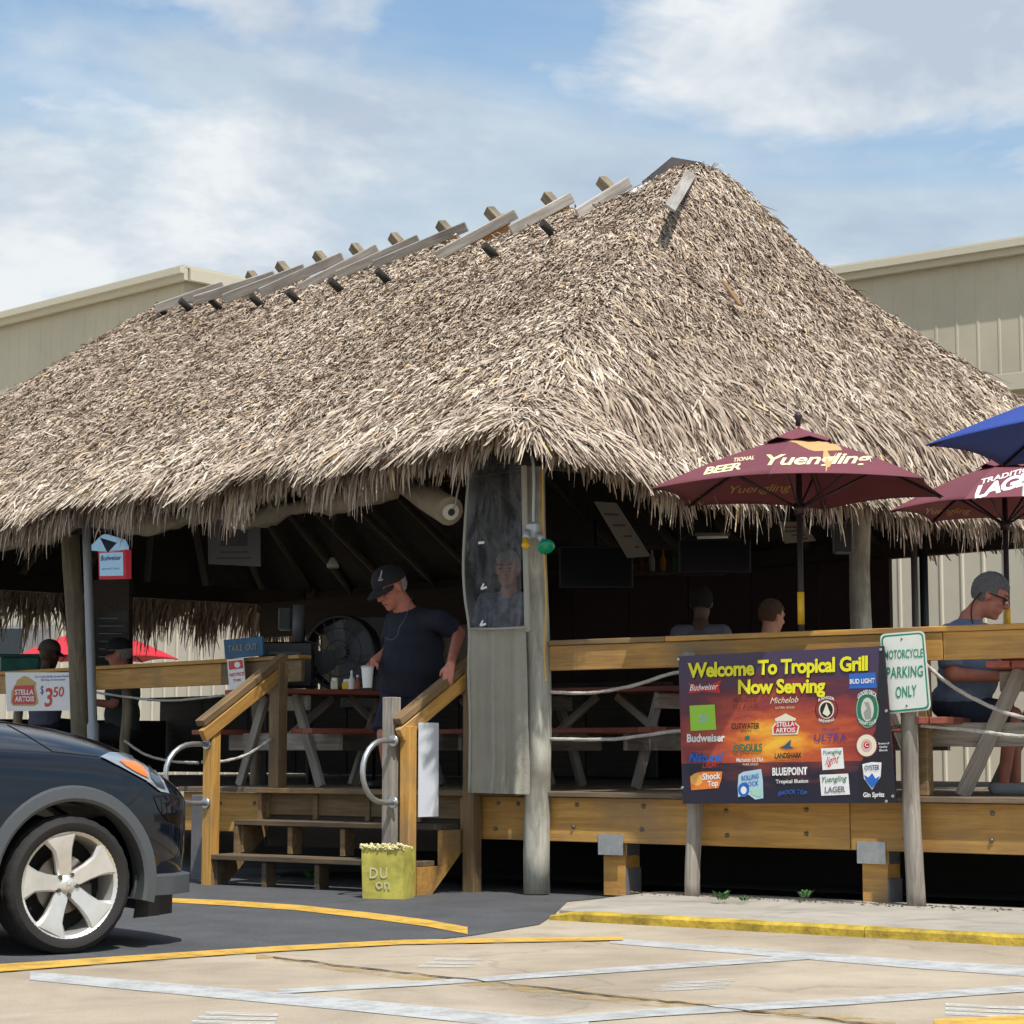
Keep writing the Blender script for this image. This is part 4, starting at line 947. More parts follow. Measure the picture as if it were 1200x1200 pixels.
PR([(114, 680), (152, 658), (266, 656), (262, 692), (248, 734), (120, 744)], PORNG); OV_(146, 694, 28, 30, flat('peel_orange', (.85, .42, .10), .5), .004); T('Shock', 172, 696, 258, 688, 30, WHITE, .03); T('Top', 196, 728, 246, 722, 28, WHITE, .03)
PR([(342, 672), (364, 658), (448, 644), (456, 700), (458, 782), (420, 788), (390, 766), (340, 776), (338, 730)], PSKY); T('ROLLING', 356, 700, 436, 688, 24, PBLUE, .02); T('ROCK', 372, 728, 436, 720, 22, PBLUE, .02); OV_(366, 742, 26, 34, PBLUE, .004); OV_(366, 744, 14, 18, WHITE, .005); PR([(396, 744), (448, 738), (450, 780), (404, 764)], flat('mint_print', (.35, .62, .48), .5), .0045)
PR([(922, 622), (966, 612), (1012, 614), (1008, 680), (968, 742), (930, 690)], WHITE); PR([(930, 672), (950, 684), (968, 664), (984, 690), (1004, 676), (994, 704), (968, 736), (938, 698)], PBLUE, .0045); T('OYSTER', 932, 652, 1002, 648, 24, PNAVY, .02, lift=.007)
T('Gin Spritz', 926, 776, 1026, 774, 22, WHITE, .03)
for x, y in ((62, 130), (1010, 84), (1036, 372), (80, 732), (1066, 772), (1036, 796)): p = fban(*K(x, y)); tube('grommet', [p, p + DN * .008], .010, STEEL, bn, 10)
# stella price sign on the hut rail
def fst(px, py): return hitV(px, py, .06)
ss = thing('price_sign', fst(40, 832), 'white beer price sign with red badge hung on the rail by the round post', 'sign')
prism('board', [fst(6, 788), fst(84, 788), fst(84, 832.5), fst(8, 833.5)], .008, WHITE, ss)
def KS(x, y): return (x / 6, 660 + y / 6)
printed(ss, [KS(*p) for p in ((80, 900), (110, 850), (120, 822), (170, 792), (200, 800), (256, 842), (248, 870), (262, 930), (270, 985), (240, 1004), (90, 1002), (76, 985))], fst, PGOLD, .004, 'badge')
printed(ss, [KS(*p) for p in ((100, 862), (240, 856), (238, 890), (254, 960), (246, 990), (96, 994), (84, 970), (96, 920))], fst, PRED, .006, 'badge')
lettering(ss, 'STELLA', KS(104, 924), KS(236, 922), 6, fst, WHITE, .03, lift=.010); lettering(ss, 'ARTOIS', KS(104, 972), KS(240, 970), 6, fst, WHITE, .03, lift=.010)
lettering(ss, 'Ice Cold Stella Artois Bottles', KS(246, 806), KS(500, 800), 2.6, fst, PBLUE, .01, .15, lift=.006); lettering(ss, 'All Day & Everyday!', KS(284, 828), KS(460, 824), 2.6, fst, PBLUE, .01, .15, lift=.006)
lettering(ss, '$', KS(284, 918), KS(306, 917), 7, fst, PNAVY, .01, lift=.006); lettering(ss, '3', KS(312, 1006), KS(370, 1004), 22, fst, PRED, .02, .1, lift=.006); lettering(ss, '5', KS(372, 940), KS(408, 938), 12, fst, PRED, .015, .1, lift=.006); lettering(ss, '0', KS(412, 938), KS(450, 936), 12, fst, PRED, .015, .1, lift=.006)
# take out sign and small red notice
def fto(px, py): return hitV(px, py, .02)
to = thing('take_out_sign', fto(285, 772), 'small blue painted TAKE OUT sign standing on the rail', 'sign')
prism('board', [fto(262, 750), fto(307, 745.5), fto(308, 768), fto(264, 772)], .02, flat('painted_blue', (.03, .10, .19), .7, var=.25), to)
lettering(to, 'TAKE', (267, 764), (284, 762.5), 7.5, fto, flat('faded_gold', (.28, .27, .20), .7), .01, lift=.014); lettering(to, 'OUT', (288, 762.2), (301, 761), 7.5, fto, MATS['faded_gold'], .01, lift=.014)
def fno(px, py): return hitV(px, py, .0)
no = thing('notice_sign', fno(278, 805), 'small white notice with red top fixed below the take out sign', 'sign')
prism('board', [fno(266, 773), fno(285, 771), fno(288, 806), fno(269, 810)], .006, WHITE, no)
printed(no, [(267.5, 775), (284, 773), (285, 783), (268.5, 785)], fno, PRED, .004, 'band'); lettering(no, 'NOTICE', (269, 793), (286, 791), 4, fno, PRED, .02, lift=.006); lettering(no, 'THIS', (273, 799), (282, 798), 3, fno, PRED, .02, lift=.006); printed(no, oval(278, 779, 3.5, 3.5, 12), fno, WHITE, .005, 'mark')
# neon style beer sign hanging behind the round post
def fne(px, py): return hitV(px, py, .6)
ne = thing('beer_sign', fne(130, 678), 'pale blue lit beer sign with red border hung under the eave', 'sign')
GLOWB = flat('sign_glow_blue', (.30, .52, .72), .5, emit=.35); GLOWR = flat('sign_glow_red', (.45, .03, .05), .5, emit=.25)
prism('case', [fne(115, 646), fne(148, 644), fne(148, 678), fne(116, 679)], .06, GLOWR, ne)
printed(ne, [(116.5, 648), (144, 647), (144.5, 674.5), (117, 675)], fne, GLOWB, .004, 'face')
prism('crest', [fne(106, 640), fne(118, 628), fne(122, 626), fne(142, 632), (fne(146, 640)), fne(146, 645), fne(126, 647), fne(107, 645)], .05, GLOWB, ne)
printed(ne, [(117, 630), (137, 636), (126, 648)], fne, flat('ribbon_navy', (.03, .06, .14), .5), .004, 'ribbon')
lettering(ne, 'Budweiser', (118, 657), (142, 656), 6, fne, PNAVY, .02, .2, lift=.008); lettering(ne, 'served here', (119, 668), (140, 667), 3, fne, PNAVY, .0, lift=.008)
# chalk menu board and hanging posters inside
def fmb(px, py): return hitV(px, py, 1.4)
mb = thing('menu_board', fmb(130, 780), 'black chalk menu board in a dark wood frame behind the round post', 'menu board')
prism('frame', [fmb(108, 680), fmb(151, 676), fmb(151, 786), fmb(108, 786)], .05, BEAMW, mb); prism('slate', [fmb(112, 717), fmb(149, 716), fmb(149, 783), fmb(112, 783)], .055, flat('slate', (.02, .022, .026), .6), mb)
for k in range(6): printed(mb, rect(116, 724 + k * 9, 138 + (k * 7) % 9, 725 + k * 9), lambda x, y: hitV(x, y, 1.39), flat('chalk', (.16, .16, .16), .9), .01, 'chalk_line')
def fhp(px, py): return hitV(px, py, 1.2)
hp = thing('hanging_poster', fhp(272, 662), 'large grey poster hung from the ceiling in the shade', 'poster')
prism('sheet', [fhp(243, 606), fhp(304, 606), fhp(305, 664), fhp(244, 661)], .01, flat('poster_grey', (.11, .115, .13), .6), hp)
PD = flat('poster_dark', (.05, .052, .062), .6)
printed(hp, [(258, 618), (264, 613), (284, 613), (290, 618), (290, 640), (258, 640)], fhp, PD, .004, 'picture'); printed(hp, rect(258, 646, 292, 648), fhp, PD, .004, 'line'); printed(hp, rect(254, 653, 294, 655), fhp, PD, .004, 'line')

# ================================================================== UMBRELLAS
UM = flat('maroon_canvas', (.15, .035, .05), .8, var=.12, vscale=3, bump=.15, bscale=120); UB = flat('blue_canvas', (.012, .045, .26), .8, var=.1, vscale=3); UR = flat('red_canvas', (.50, .012, .03), .7)
PX1 = flat('umbrella_cream', (.72, .68, .40), .7); PX2 = flat('umbrella_gold', (.50, .30, .12), .7); PX3 = flat('umbrella_dim_gold', (.40, .27, .08), .7); DARKM = flat('dark_pole_metal', (.03, .022, .025), .45, .3)
def umbrella(base, zr, za_, Rr, ph, mat, label, vent=True, n=6, zb=ZF, sag=-.045):
    c = Vector((base.x, base.y, 0)); th = thing('umbrella', c + Vector((0, 0, zb)), label, 'umbrella', 'market umbrellas')
    ap_ = c + Vector((0, 0, za_)); rim = [c + Vector((math.cos(R(ph - 60 * k)) * Rr, -math.sin(R(ph - 60 * k)) * Rr, zr)) for k in range(n)]
    m_ = 10
    for k in range(n):
        a, b = rim[k], rim[(k + 1) % n]; V, F = [], []
        for s_ in (0, .006):
            for i in range(m_ + 1):
                r_ = .06 + .94 * i / m_
                for j_ in range(m_ + 1):
                    g = j_ / m_; e = a * (1 - g) + b * g; p = ap_ + (e - ap_) * r_
                    bow = 4 * g * (1 - g)
                    p.z -= sag * math.sin(r_ * math.pi) * .6 + bow * .025 * r_; inw = (c - Vector((e.x, e.y, 0))).normalized()
                    p += inw * bow * .05 * r_ ** 3; p.z += bow * .05 * r_ ** 4 - s_
                    V.append(p - ap_)
        N_ = (m_ + 1) ** 2
        for i in range(m_):
            for j_ in range(m_):
                q_ = i * (m_ + 1) + j_; F += [(q_, q_ + 1, q_ + m_ + 2, q_ + m_ + 1), (N_ + q_, N_ + q_ + m_ + 1, N_ + q_ + m_ + 2, N_ + q_ + 1)]
        for i in range(m_):
            q_ = m_ * (m_ + 1) + i; F.append((q_, q_ + 1, N_ + q_ + 1, N_ + q_))
        link('canopy_panel', pydata(V, F), mat, th, Matrix.Translation(ap_), True)
        P_ = [ap_ + (a - ap_) * r_ - Vector((0, 0, sag * math.sin(r_ * math.pi) * .6 + .02)) for r_ in (.03, .25, .5, .75, .98)]
        tube('rib', P_, .011, DARKM, th, 6)
        mid = ap_ + (a - ap_) * .5 - Vector((0, 0, .05)); tube('strut', [c + Vector((0, 0, zr - .12)), mid], .009, DARKM, th, 6)
    if vent:
        for k in range(n):
            a, b = rim[k], rim[(k + 1) % n]; f_ = .24; up_ = Vector((0, 0, .055))
            va, vb = ap_ + (a - ap_) * f_, ap_ + (b - ap_) * f_; vm = (va + vb) / 2 + Vector((0, 0, .02))
            V = [Vector((0, 0, .05)), va + up_ * .55 - ap_, vm + up_ * .75 - ap_, vb + up_ * .55 - ap_]
            V += [v_ - Vector((0, 0, .005)) for v_ in V]
            link('vent_flap', pydata(V, [(0, 1, 2), (0, 2, 3), (4, 6, 5), (4, 7, 6), (1, 2, 6, 5), (2, 3, 7, 6)]), mat, th, Matrix.Translation(ap_))
    tube('finial', [ap_ + Vector((0, 0, .06)), ap_ + Vector((0, 0, .10)), ap_ + Vector((0, 0, .13)), ap_ + Vector((0, 0, .16))], [.02, .018, .034, .012], DARKM, th, 10)
    tube('pole', [c + Vector((0, 0, zb)), ap_], .021, DARKM, th, 12); tube('hub', [c + Vector((0, 0, zr - .16)), c + Vector((0, 0, zr - .08))], .04, DARKM, th, 12)
    return th, ap_, rim
YU = 15.1; b1 = at(939, 740, YU); zr1u, za1u = at(930, 577, YU).z, at(930, 509, YU).z
u1, ap1, rim1 = umbrella(b1, zr1u, za1u, 1.10, 168, UM, 'maroon umbrella with gold eagle and beer script in front of the thatch', True)
tube('pole_base', [Vector((b1.x, b1.y, ZF)), Vector((b1.x, b1.y, ZF + .08)), Vector((b1.x, b1.y, ZF + .2))], [.2, .18, .04], DARKM, u1, 16); tube('pole_band', [Vector((b1.x, b1.y, at(944, 732, YU).z)), Vector((b1.x, b1.y, at(944, 694, YU).z))], .0245, flat('yellow_band', (.75, .45, .02), .5), u1, 12)
def canopy_face(th):
    """the cloth itself: where a line of sight meets the canopy"""
    V_, F_ = [], []
    for ch in [x for x in bpy.data.objects if x.parent == th and x.name.startswith('canopy_panel')]:
        b_ = len(V_); V_ += [WORLD[ch.name] @ v_.co for v_ in ch.data.vertices]; F_ += [tuple(b_ + i for i in p.vertices) for p in ch.data.polygons]
    tree = BVHTree.FromPolygons(V_, F_); last = [None]
    def f(px, py):
        h_ = tree.ray_cast(EYE, ray(px, py).normalized())
        if h_[0] is None: h_ = tree.find_nearest(EYE + ray(px, py) * ((last[0] or V_[0]) - EYE).y)
        last[0] = h_[0]; return h_[0]
    return f
f_c = f_l = f_b = canopy_face(u1)
def KU(x, y): return (740 + x / 2.609, 470 + y / 2.609)
lettering(u1, 'Yuengling', KU(412, 195), KU(738, 188), 12.5, f_c, PX1, .02, .32, .95, .009, fine=3)
printed(u1, [KU(*p) for p in ((456, 141), (500, 138), (540, 150), (562, 148), (590, 134), (632, 128), (612, 140), (600, 156), (626, 158), (640, 172), (644, 184), (560, 188), (540, 180), (545, 168), (500, 152))], lambda x, y: f_c(x, 502 + (y - 505) * .72), PX2, .008, 'eagle', 3)
lettering(u1, 'BEER', (824, 556), (868, 549.5), 8, f_l, PX1, .03, .3, .9, .009, fine=3); lettering(u1, 'TIONAL', (860, 541), (884, 538), 4.5, f_l, PX1, .02, .3, 1, .009, fine=3)
lettering(u1, 'Yuengling', (856, 578), (928, 575), 9, f_b, PX3, .0, .35, .95, .009, fine=3)
YV = 16.7; b2 = at(1180, 690, YV); u2, ap2, rim2 = umbrella(b2, at(1100, 598, YV).z, at(1190, 540, YV).z, .90, 182, UM, 'maroon umbrella with white lager lettering partly behind the blue one', True)
g_c = canopy_face(u2)
lettering(u2, 'LAGER', (1140, 585), (1222, 562), 14, g_c, WHITE, .04, .3, .9, .009, fine=3); lettering(u2, 'TRADITIONAL', (1150, 567), (1232, 545), 5.5, g_c, WHITE, .02, .2, 1, .009, fine=3)
lettering(u2, 'Yuengling', (1085, 602), (1138, 602), 7, g_c, PX3, .0, .35, .95, .009, fine=3)
tube('pole_band', [Vector((b2.x, b2.y, at(1180, 735, YV).z)), Vector((b2.x, b2.y, at(1180, 712, YV).z))], .0245, MATS['yellow_band'], u2, 12)
b3 = at(1318, 740, 14.1); umbrella(b3, at(1100, 518, 14.1).z, at(1318, 440, 14.1).z, 1.27, 186, UB, 'blue umbrella cut off by the picture edge above the maroon ones', False)
b4 = at(110, 800, 34); umbrella(b4, at(60, 772, 34).z, at(110, 733, 34).z, 1.33, 175, UR, 'bright red umbrella far behind the round post', False, zb=.02)

# ================================================================== PICNIC TABLES
def picnic_table(M, label, s=1.0):
    th = thing('picnic_table', (0, 0, 0), label, 'picnic table', 'red topped picnic tables on the deck', M)
    def bd(nm, a, b, w, t, mat, up=(0, 0, 1)):
        a, b = Vector(a) * s, Vector(b) * s
        link(nm, box_mesh((b - a).length, w * s, t * s), mat, th, M @ Matrix.Translation((a + b) / 2) @ frame(b - a, up))
    for k in range(5): bd('top_plank', (-.92, -.29 + k * .145, .76), (.92, -.29 + k * .145, .76), .138, .04, REDW)
    for sd in (-1, 1):
        for k in range(2): bd('bench_plank', (-.92, sd * (.62 + k * .145), .44), (.92, sd * (.62 + k * .145), .44), .138, .04, REDW)
    for x in (-.62, .62):
        for sd in (-1, 1): bd('leg', (x, sd * .20, .74), (x, sd * .56, .0), .09, .04, GREYW, (1, 0, 0))
        bd('bench_bearer', (x + .042, -.76, .36), (x + .042, .76, .36), .14, .04, GREYW, (1, 0, 0)); bd('top_bearer', (x + .042, -.33, .67), (x + .042, .33, .67), .12, .04, GREYW, (1, 0, 0))
        bd('brace', (x * .85, 0, .40), (x * .15, 0, .72), .06, .04, GREYW, (0, 1, 0))
    return th
def axis(d): return frame(d)
n1 = hitD(327, 930, -.62); n1.z = ZF
picnic_table(Matrix.Translation(n1 + HV * .66) @ axis(HV), 'picnic table with weathered A frame legs beside the stairs by the take out sign', 1.06)
n2 = hitD(712, 900, -1.75); n2.z = ZF; picnic_table(Matrix.Translation(n2) @ axis(DE), 'picnic table just inside the corner post behind the slack ropes', 1.05)
n3 = at(945, 740, 16.4); n3.z = ZF; picnic_table(Matrix.Translation(n3) @ axis(HV), 'picnic table behind the welcome banner past the eagle umbrella pole', 1.05)
n4 = hitD(1240, 900, -.42); n4.z = ZF; t4d = (Vector((.36, .93, 0))).normalized()
picnic_table(Matrix.Translation(n4 + t4d * .75) @ axis(t4d), 'picnic table where the man in glasses eats', 1.14)
n5 = at(530, 900, 18.9); n5.z = ZF; picnic_table(Matrix.Translation(n5) @ axis(DE), 'picnic table in the shade behind the man in the cap', 1.05)
# ================================================================== THE CAR
PAINT = flat('navy_car_paint', (.005, .008, .015), .07)
CLAD = flat('grey_cladding', (.062, .070, .078), .55, bump=.2, bscale=200); RUB = flat('tyre_rubber', (.014, .013, .0125), .8, bump=.3, bscale=90)
ALLOY = flat('alloy', (.66, .65, .62), .36, .6, .2, var=.12, vscale=8); WELL = flat('wheel_well', (.006, .006, .006), .9); DISC = flat('brake_disc', (.20, .18, .16), .4, .8)
wc = at(72, 1034, 11.47); TH = R(39); hx, hy = Vector((math.cos(TH), math.sin(TH), 0)), Vector((-math.sin(TH), math.cos(TH), 0))
org = Vector((wc.x, wc.y, 0)) + hy * .80; CM = Matrix.Translation(org) @ Matrix.Rotation(TH, 4, 'Z')
car = thing('suv_car', org, 'dark navy SUV with grey wheel arch trim and silver alloys parked by the stairs', 'car', M=CM)
def cpart(nm, me, mat, parent=car, M=None, sm=False): return link(nm, me, mat, parent, CM @ (M if M is not None else Matrix.Identity(4)), sm)
ST = [(.915, .34, .36, .76, .80), (.88, .58, .28, .80, .87), (.79, .735, .25, .845, .95), (.64, .83, .24, .91, 1.045), (.43, .885, .24, .995, 1.15), (.15, .905, .25, 1.045, 1.215), (-.3, .91, .25, 1.07, 1.26), (-.72, .91, .25, 1.08, 1.29), (-.95, .91, .25, 1.08, 1.15), (-1.6, .91, .25, 1.085, 1.13), (-2.62, .91, .26, 1.10, 1.13), (-3.25, .89, .30, 1.10, 1.13), (-3.5, .80, .36, 1.04, 1.07), (-3.56, .55, .42, .98, 1.0)]
V, F = [], []
for x, w, zb_, zs, zt_ in ST:
    half = [(.0, zb_), (w * .72, zb_), (w * .95, zb_ + .07), (w, .52), (w * 1.005, .78), (w * .975, zs - .03), (w * .90, zs + .012), (w * .74, zs + (zt_ - zs) * .45), (w * .42, zt_ - .012), (0, zt_)]
    ring = [(-y, z) for y, z in half] + [(y, z) for y, z in half[-2:0:-1]]
    V += [(x, y, z) for y, z in ring]
nr = len(ring)
for i in range(len(ST) - 1):
    for k in range(nr): F.append((i * nr + k, i * nr + (k + 1) % nr, (i + 1) * nr + (k + 1) % nr, (i + 1) * nr + k))
F += [tuple(range(nr))[::-1], tuple((len(ST) - 1) * nr + k for k in range(nr))]
def evaluated(me, mods):
    o = bpy.data.objects.new('tmp', me); COL.objects.link(o); extra = []
    for typ, kw in mods:
        m = o.modifiers.new('m', typ)
        for k, v_ in kw.items(): setattr(m, k, v_)
    dg = bpy.context.evaluated_depsgraph_get(); out = bpy.data.meshes.new_from_object(o.evaluated_get(dg)); bpy.data.objects.remove(o); return out
bm = bmesh.new(); bm.from_mesh(pydata(V, F)); bmesh.ops.recalc_face_normals(bm, faces=bm.faces[:]); mb_ = bpy.data.meshes.new('b'); bm.to_mesh(mb_); bm.free()
cut = bmesh.new()
for x in (0, -2.62):
    for s in (-1, 1): bmesh.ops.create_cone(cut, cap_ends=True, segments=40, radius1=.435, radius2=.435, depth=.5, matrix=Matrix.Translation((x, s * .80, .372)) @ Matrix.Rotation(R(90), 4, 'X'))
cme = bpy.data.meshes.new('cut'); cut.to_mesh(cme); cut.free(); cob = bpy.data.objects.new('cut', cme); COL.objects.link(cob)
body = evaluated(mb_, [('SUBSURF', dict(levels=3, render_levels=3)), ('BOOLEAN', dict(object=cob, operation='DIFFERENCE', solver='EXACT'))])
bpy.data.objects.remove(cob)
ob = cpart('body', body, PAINT, sm=True); shade(ob, 50)
bvh = BVHTree.FromPolygons([CM @ v_.co for v_ in body.vertices], [p.vertices[:] for p in body.polygons])
def on_car(px, py, off=.006):
    d = ray(px, py).normalized(); h = bvh.ray_cast(EYE, d)
    return None if h[0] is None else h[0] + (h[1] if h[1].dot(d) < 0 else -h[1]) * off
def car_patch(nm, poly, mat, off=.006, parent=car, n=14):
    xs, ys = [p[0] for p in poly], [p[1] for p in poly]
    bmp = bmesh.new(); vs_ = [bmp.verts.new((x, y, 0)) for x, y in poly]; bmp.faces.new(vs_)
    bmesh.ops.triangulate(bmp, faces=bmp.faces[:]); bmesh.ops.subdivide_edges(bmp, edges=bmp.edges[:], cuts=4, use_grid_fill=True)
    dead = []
    for v_ in bmp.verts:
        p = on_car(v_.co.x, v_.co.y, off)
        if p is None: dead.append(v_)
        else: v_.co = CM.inverted() @ p
    bmesh.ops.delete(bmp, geom=dead, context='VERTS')
    me = bpy.data.meshes.new(nm); bmp.to_mesh(me); bmp.free(); return cpart(nm, me, mat, parent, sm=True)
hl = car_patch('headlight', [(117, 888), (128, 883), (145, 884), (162, 890), (178, 901), (190, 915), (197, 930), (187, 928), (170, 915), (140, 899)], flat('headlamp_glass', (.30, .34, .38), .06, .4, 1), .010)
car_patch('indicator', [(138, 893), (157, 895), (166, 901), (173, 913), (158, 906), (146, 899)], flat('amber_lens', (.75, .16, .02), .15, 0, .6), .016, hl)
car_patch('lamp_lens', [(172, 898), (184, 912), (192, 926), (182, 921), (175, 912)], flat('lamp_lens_grey', (.10, .13, .16), .08, .5, 1), .016, hl)
def car_line(nm, pts, r=.0035, mat=WELL):
    P = [on_car(x, y, .001) for x, y in pts]; P = [CM.inverted() @ p for p in P if p is not None]
    if len(P) > 2: Vt, Ft = tube_mesh(P, r, 6); cpart(nm, pydata(Vt, Ft), mat)
car_line('bonnet_seam', [(9 + k * 3.4, 848 + k * 2.1 + max(0, 6 - k) * .3) for k in range(16)]); car_line('bonnet_seam', [(60 + k * 4, 880.5 + k * .45) for k in range(15)], .0025)
car_line('bumper_seam', [(172, 917), (168, 924), (163, 930), (157, 937), (150, 943)], .004)
car_patch('bumper_insert', [(180, 935), (196, 938), (206, 950), (208, 966), (196, 962), (186, 950)], flat('gloss_black_insert', (.003, .003, .004), .04), .005)
# plan curve strips for lip and valance
def plan_strip(nm, z0, z1, out, mat, x0=.30, inset=0.0):
    xs = np.array([s[0] for s in ST][:6][::-1]); ws = np.array([s[1] for s in ST][:6][::-1]); P = []
    for x in np.linspace(x0, .91, 16): P.append((x, float(np.interp(x, xs, ws))))
    P.append((.93, .0)); pts = [(x + (out if x > .6 else 0), -(y + out)) for x, y in P] + [(x + out, y + out) for x, y in P[-2::-1]]
    Vv, Fv = [], []
    for x, y in pts: sgn = 1 if y >= 0 else -1; Vv += [(x, y, z0), (x, y, z1), (x - .05, y - sgn * .05 if abs(y) > .05 else y, z1 + .012), (x - .06, y - sgn * .06 if abs(y) > .06 else y, z0 - .01)]
    for i in range(len(pts) - 1):
        for a, b in ((0, 1), (1, 2), (3, 0), (2, 3)): Fv.append((i * 4 + a, i * 4 + b, (i + 1) * 4 + b, (i + 1) * 4 + a))
    Fv += [(0, 1, 2, 3), tuple(len(Vv) - 4 + k for k in range(4))]
    o = cpart(nm, pydata(Vv, Fv), mat, sm=False); return shade(o, 35)
plan_strip('bumper_lip', .285, .385, .018, CLAD, .47); plan_strip('valance', .17, .28, -.05, BLACK, .52)
for xw in (0, -2.62):
    for s in (-1, 1):
        Vv, Fv = [], []; n = 30
        for i in range(n + 1):
            a = R(-14) + R(208) * i / n; ca, sa = math.cos(a), math.sin(a)
            for r_, y in ((.425, .80), (.428, .925), (.445, .935), (.50, .930), (.512, .90), (.512, .84)): Vv.append((xw + r_ * ca, s * y, .372 + r_ * sa))
        for i in range(n):
            for k in range(5): Fv.append((i * 6 + k, i * 6 + k + 1, (i + 1) * 6 + k + 1, (i + 1) * 6 + k))
        shade(cpart('wheel_arch', pydata(Vv, Fv), CLAD), 35)
for s in (-1, 1): cpart('side_skirt', box_mesh(1.75, .06, .14, .02), CLAD, M=Matrix.Translation((-1.31, s * .905, .32)))
def wheel(xw, s):
    M = Matrix.Translation((xw, s * .80, .362)) @ (Matrix.Identity(4) if s < 0 else Matrix.Rotation(math.pi, 4, 'Z'))   # outer face towards -Y
    seg = 90; prof = [(.272, -.095), (.292, -.112), (.325, -.118), (.345, -.106), (.3565, -.092), (.361, -.07), (.361, -.052), (.352, -.05), (.352, -.04), (.3625, -.038), (.3625, .038), (.352, .04), (.352, .05), (.361, .052), (.356, .095), (.325, .118), (.272, .10)]
    Vv, Fv = [], []
    for i, (r_, y) in enumerate(prof):
        for k in range(seg):
            a = 2 * math.pi * k / seg; q = r_ - (.0035 if (k % 3 == 0 and 3 <= i <= 13) else 0); Vv.append((q * math.cos(a), y, q * math.sin(a)))
    for i in range(len(prof) - 1):
        for k in range(seg): Fv.append((i * seg + k, (i + 1) * seg + k, (i + 1) * seg + (k + 1) % seg, i * seg + (k + 1) % seg))
    hubm = lathe_mesh([(.29, -.100), (.282, -.103), (.272, -.096), (.262, -.088), (.256, -.06), (.250, .08)], 60, 'Y', False)
    wh = cpart('wheel', hubm, ALLOY, M=M); shade(wh, 30); MW = CM @ M
    t = link('tyre', pydata(Vv, Fv), RUB, wh, MW); shade(t, 35)
    link('brake_disc', lathe_mesh([(.02, -.01), (.155, -.01), (.155, .012), (.02, .012)], 40, 'Y'), DISC, wh, MW); link('barrel_back', lathe_mesh([(.01, .06), (.249, .06), (.249, .07), (.01, .07)], 40, 'Y'), WELL, wh, MW)
    link('caliper', box_mesh(.09, .07, .14, .015), flat('caliper_dark', (.05, .045, .04), .6), wh, MW @ Matrix.Translation((.12, -.005, -.06)))
    for k in range(5):
        a0 = R(100 - 72 * k); outl = []
        for r_, l_, rr_, y in ((.035, .034, .034, -.064), (.075, .046, .042, -.070), (.13, .050, .044, -.082), (.19, .062, .054, -.091), (.232, .098, .070, -.097), (.262, .126, .090, -.099)): outl.append((r_, l_, rr_, y))
        Vv, Fv = [], []
        for r_, l_, rr_, y in outl:
            for w_, dy in ((l_, .014), (l_ * .80, 0), (-rr_ * .80, 0), (-rr_, .014), (-rr_ * .9, .045), (l_ * .9, .045)):
                tx, tz = math.cos(a0), math.sin(a0); nx_, nz_ = -tz, tx; Vv.append((tx * r_ + nx_ * w_, y + dy, tz * r_ + nz_ * w_))
        for i in range(len(outl) - 1):
            for q in range(6): Fv.append((i * 6 + q, i * 6 + (q + 1) % 6, (i + 1) * 6 + (q + 1) % 6, (i + 1) * 6 + q))
        Fv += [tuple(range(6)), tuple((len(outl) - 1) * 6 + q for q in range(6))]
        bmq = bmesh.new(); bmq.from_mesh(pydata(Vv, Fv)); sp = link('spoke', bm_mesh(bmq), ALLOY, wh, MW); shade(sp, 28)
        a1 = a0 + R(36); Vt, Ft = tube_mesh([Vector((math.cos(a1) * .057, -.078, math.sin(a1) * .057)), Vector((math.cos(a1) * .057, -.05, math.sin(a1) * .057))], .0115, 6); link('lug_nut', pydata(Vt, Ft), flat('lug_dark', (.10, .11, .11), .35, .8), wh, MW)
    hc = link('hub_cap', lathe_mesh([(.001, -.086), (.026, -.084), (.035, -.078), (.060, -.060), (.075, -.045)], 30, 'Y'), ALLOY, wh, MW); shade(hc, 40)
    EM = flat('emblem_chrome', (.75, .75, .75), .2, 1)
    for (a, b) in (((-.013, .016), (-.009, -.016)), ((.013, .016), (.009, -.016)), ((-.010, 0), (.010, 0))):
        Vt, Ft = tube_mesh([Vector((a[0], -.0865, a[1])), Vector((b[0], -.0865, b[1]))], .0028, 6); link('emblem', pydata(Vt, Ft), EM, wh, MW)
for xw in (0, -2.62):
    for s in (-1, 1): wheel(xw, s)
CG = flat('car_glass', (.012, .015, .018), .05, 0, 1)
cab = [(-.75, .80, 1.10), (-1.45, .66, 1.60), (-3.0, .64, 1.60), (-3.42, .76, 1.10)]
Vv = [(x, s * y, z) for x, y, z in cab for s in (-1, 1)]
cpart('cabin_glass', pydata(Vv, [(0, 1, 3, 2), (2, 3, 5, 4), (4, 5, 7, 6), (0, 2, 4, 6), (1, 7, 5, 3), (0, 6, 7, 1)]), CG)
cpart('car_roof', box_mesh(1.75, 1.34, .05, .02), PAINT, M=Matrix.Translation((-2.22, 0, 1.625)))
for s in (-1, 1):
    for a, b in (((-.72, .82, 1.10), (-1.45, .68, 1.61)), ((-2.0, .85, 1.10), (-2.05, .675, 1.61)), ((-3.4, .78, 1.10), (-3.0, .66, 1.61))):
        Vt, Ft = tube_mesh([Vector((a[0], s * a[1], a[2])), Vector((b[0], s * b[1], b[2]))], .04, 8); cpart('pillar', pydata(Vt, Ft), PAINT)

